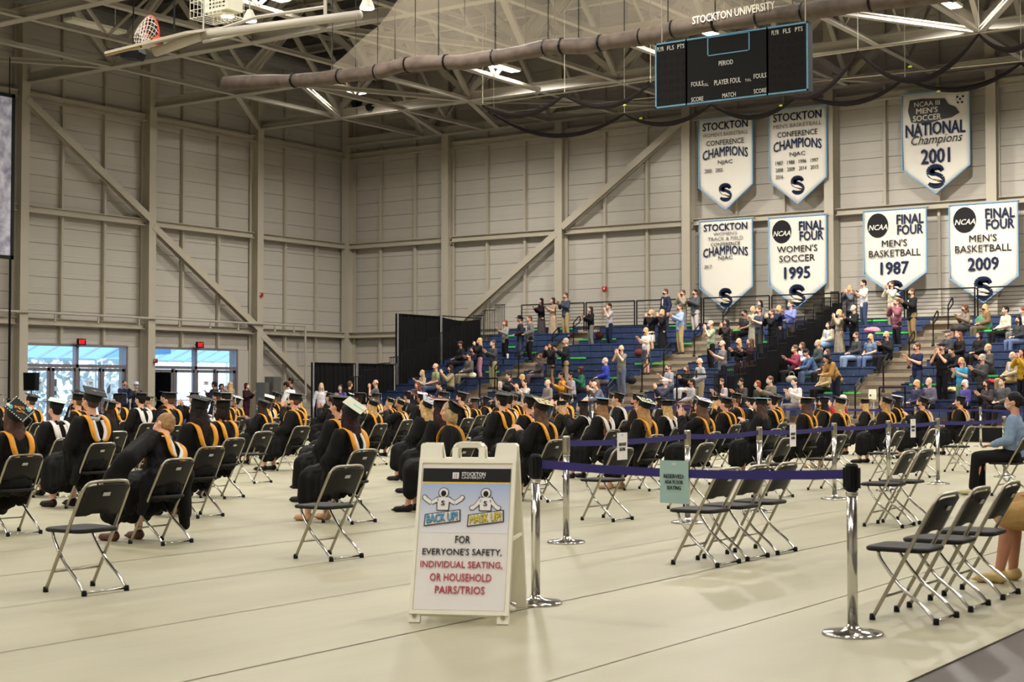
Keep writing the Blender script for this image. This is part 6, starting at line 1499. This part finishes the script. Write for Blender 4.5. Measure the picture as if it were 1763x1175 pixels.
# hand sanitizer stands
for (px, py, dep, lab) in ((163, 682, ('x', -41), 'white hand sanitizer dispenser stand before the left doors'), (1502, 680, ('y', 39.6), 'white hand sanitizer dispenser stand at the right bleacher aisle')):
    p = on_x(px, py, dep[1]) if dep[0] == 'x' else on_y(px, py, dep[1])
    s_ = thing('sanitizer_stand', lab, 'dispenser', (p.x, p.y, 0), R(-30))
    MB().prism([(-.09, p.z - .13), (.09, p.z - .13), (.1, p.z), (.08, p.z + .15), (-.08, p.z + .15), (-.1, p.z)], .12, Matrix()).build('dispenser', M_WHITE, s_)
    MB().tube([(0, -.062, p.z - .02), (0, -.07, p.z - .02)], .03, 10).build('window', M_INK, s_)
    MB().tube([(0, .04, .01), (0, .04, p.z)], .02, 8).lathe([(.16, 0), (.16, .015)], 16, (0, .04, 0)).build('stand', M_TRUSS, s_)
# cabinets and box by the left wall corner
M_CAB = mat('cabinet grey', (104, 104, 98), .5, .2)
for (px, z1, w_, lab, nm) in ((470, 2.0, .5, 'tall grey electrical cabinet by the corner', 'electrical_cabinet'), (486, 1.35, .9, 'low grey equipment cabinet right of the tall one', 'equipment_cabinet'), (452, 1.75, .3, 'narrow dark panel box on the left wall', 'panel_box')):
    p = on_x(px, 680, -45.2); c_ = thing(nm, lab, 'cabinet', (p.x, p.y, 0), R(-90))
    MB().box((0, 0, z1 / 2), (w_, .5, z1)).build('case', M_CAB, c_); MB().box((0, .26, z1 / 2), (w_ - .06, .02, z1 - .1)).build('door', M_CAB, c_); MB().box((w_ * .3, .28, z1 / 2), (.03, .02, .14)).build('handle', M_BLACKM, c_)
for (px, dep, w_, lab) in ((208, -38.5, 1.8, 'blue covered table before the left exit doors'), (291, -37.5, 1.3, 'blue covered table before the dark door')):
    p = on_x(px, 715, dep); t_ = thing('covered_table', lab, 'table', (p.x, p.y, 0), R(90))
    mb = MB(); vs = []; 
    MB().box((0, 0, .74), (w_, .75, .03)).build('tabletop', M_BLUE, t_)
    n = 60; vs = []
    for k in range(n):
        a = k / n * 4; sd_ = int(a); f_ = a - sd_; cx_, cy_ = [(-1 + 2 * f_, -1), (1, -1 + 2 * f_), (1 - 2 * f_, 1), (-1, 1 - 2 * f_)][sd_]; r_ = 1.02 + .02 * math.sin(k * 2.1)
        vs += [(cx_ * w_ / 2, cy_ * .375, .755), (cx_ * w_ / 2 * r_, cy_ * .375 * r_ * 1.03, .03)]
    MB().add(vs, [(2 * k, 2 * k + 1, (2 * k + 3) % (2 * n), (2 * k + 2) % (2 * n)) for k in range(n)] + [tuple(range(0, 2 * n, 2))]).build('tablecloth', mat('royal blue cloth', (36, 48, 130), .8), t_)
for (x0, x1, py, lab) in ((1165, 1238, 645, 'black low barrier rail at the middle bleacher aisle'), (826, 856, 652, 'black low barrier rail at the left bleacher section'), (1514, 1558, 667, 'black low barrier rail at the right bleacher aisle')):
    a, c = on_y(x0, py, 40.9), on_y(x1, py, 40.9); b_ = thing('barrier_rail', lab, 'railing', ((a.x + c.x) / 2, 40.9, 0)); h = (c.x - a.x) / 2
    MB().tube([(-h, 0, a.z), (h, 0, a.z)], .03, 6).build('top_rail', M_BLACKM, b_)
    for x in (-h, h): MB().tube([(x, 0, 0), (x, 0, a.z)], .025, 6).build('post', M_BLACKM, b_)
    MB().tube([(-h, 0, a.z * .5), (h, 0, a.z * .5)], .018, 6).build('mid_rail', M_BLACKM, b_)
p = on_y(229, 93, 28.95)
hs = thing('hanging_speaker', 'dark box speaker hanging under the truss below the basketball goal', 'speaker', p, R(20))
MB().prism([(-.28, -.12), (.2, -.18), (.3, .0), (.26, .17), (-.3, .17)], .45, Matrix()).build('cabinet', M_BLACK, hs)
MB().tube([(0, 0, .15), (0, 0, ZB - p.z)], .02, 5).build('hanging_rod', M_BLACKM, hs)
# camera tripod with blue chair back near (285,690)->(475,730)
# bags, blankets and cups on the benches
def bench_item(nm, px, py, lab, cat, mk):
    i = min(range(NR), key=lambda i: abs(proj((on_y(px, py, seat(i)[0]).x, seat(i)[0], seat(i)[1] + .1))[1] - py)); y, z = seat(i)
    t_ = thing(nm, lab, cat, (on_y(px, py, y).x, y, z + .003)); mk(t_)
def mk_bag(c):
    def f(t_):
        m_ = MB(); m_.ell((0, 0, .13), (.2, .13, .14), 12); o = remesh(m_, 'bag_body', .03, 2, .5, cmat(c)); link('bag_body', o, t_); MB().tube(smoothpath([(-.1, 0, .22), (-.06, 0, .36), (.06, 0, .36), (.1, 0, .22)], 4), .012, 5).build('handle', cmat(c), t_)
    return f
def mk_blanket(c, w_=.3, h_=.18):
    def f(t_):
        m_ = MB(); m_.ell((0, 0, h_ * .5), (w_, .15, h_ * .55), 14); m_.ell((w_ * .5, -.05, h_ * .3), (w_ * .6, .12, h_ * .35), 12); o = remesh(m_, 'folded_cloth', .03, 2, .6, cmat(c)); folds(o, .012, 9); link('folded_cloth', o, t_)
        MB().tube([(-w_ * .8, -.1, .03), (w_ * .9, -.12, .03)], .012, 5).build('hem', cmat(tuple(int(v * .8) for v in c)), t_)
    return f
def mk_cup(t_): MB().lathe([(.03, 0), (.045, .15), (.046, .155)], 12).build('cup', M_PAPER, t_); MB().lathe([(.048, .155), (.04, .175)], 12).build('lid', M_WHITE, t_)
bench_item('tote_bag', 1032, 583, 'maroon bag on the bench between two standing people', 'bag', mk_bag((84, 24, 34)))
bench_item('tote_bag', 1100, 615, 'dark red bag left of the blonde woman in white', 'bag', mk_bag((96, 30, 28)))
bench_item('backpack', 1087, 652, 'black backpack on a left bench beside the grey shirt man', 'bag', mk_bag((24, 24, 28)))
bench_item('blanket', 1502, 570, 'pink blanket heaped on an upper bench of the right bank', 'blanket', mk_blanket((206, 130, 146)))
bench_item('blanket', 1693, 568, 'sea green blanket hanging over a bench on the right', 'blanket', mk_blanket((76, 124, 98), .28, .5))
bench_item('stuffed_bag', 810, 652, 'cream bundle on the bench below the pink trousers', 'bag', mk_blanket((206, 198, 176), .26, .2))
bench_item('paper_cup', 874, 610, 'white paper cup on the bench left of the grey blazer man', 'cup', mk_cup)
bench_item('paper_bag', 1640, 668, 'crumpled tan paper bag at the right aisle rail', 'bag', mk_blanket((206, 170, 116), .24, .14))
bench_item('red_cloth', 1707, 656, 'bright red folded cloth on a low right bench', 'cloth', mk_blanket((170, 28, 34), .2, .12))
bench_item('handbag', 1363, 652, 'grey white handbag on the bench below the raspberry blouse', 'bag', mk_bag((150, 140, 130)))
bpy.data.scenes.remove(WS)
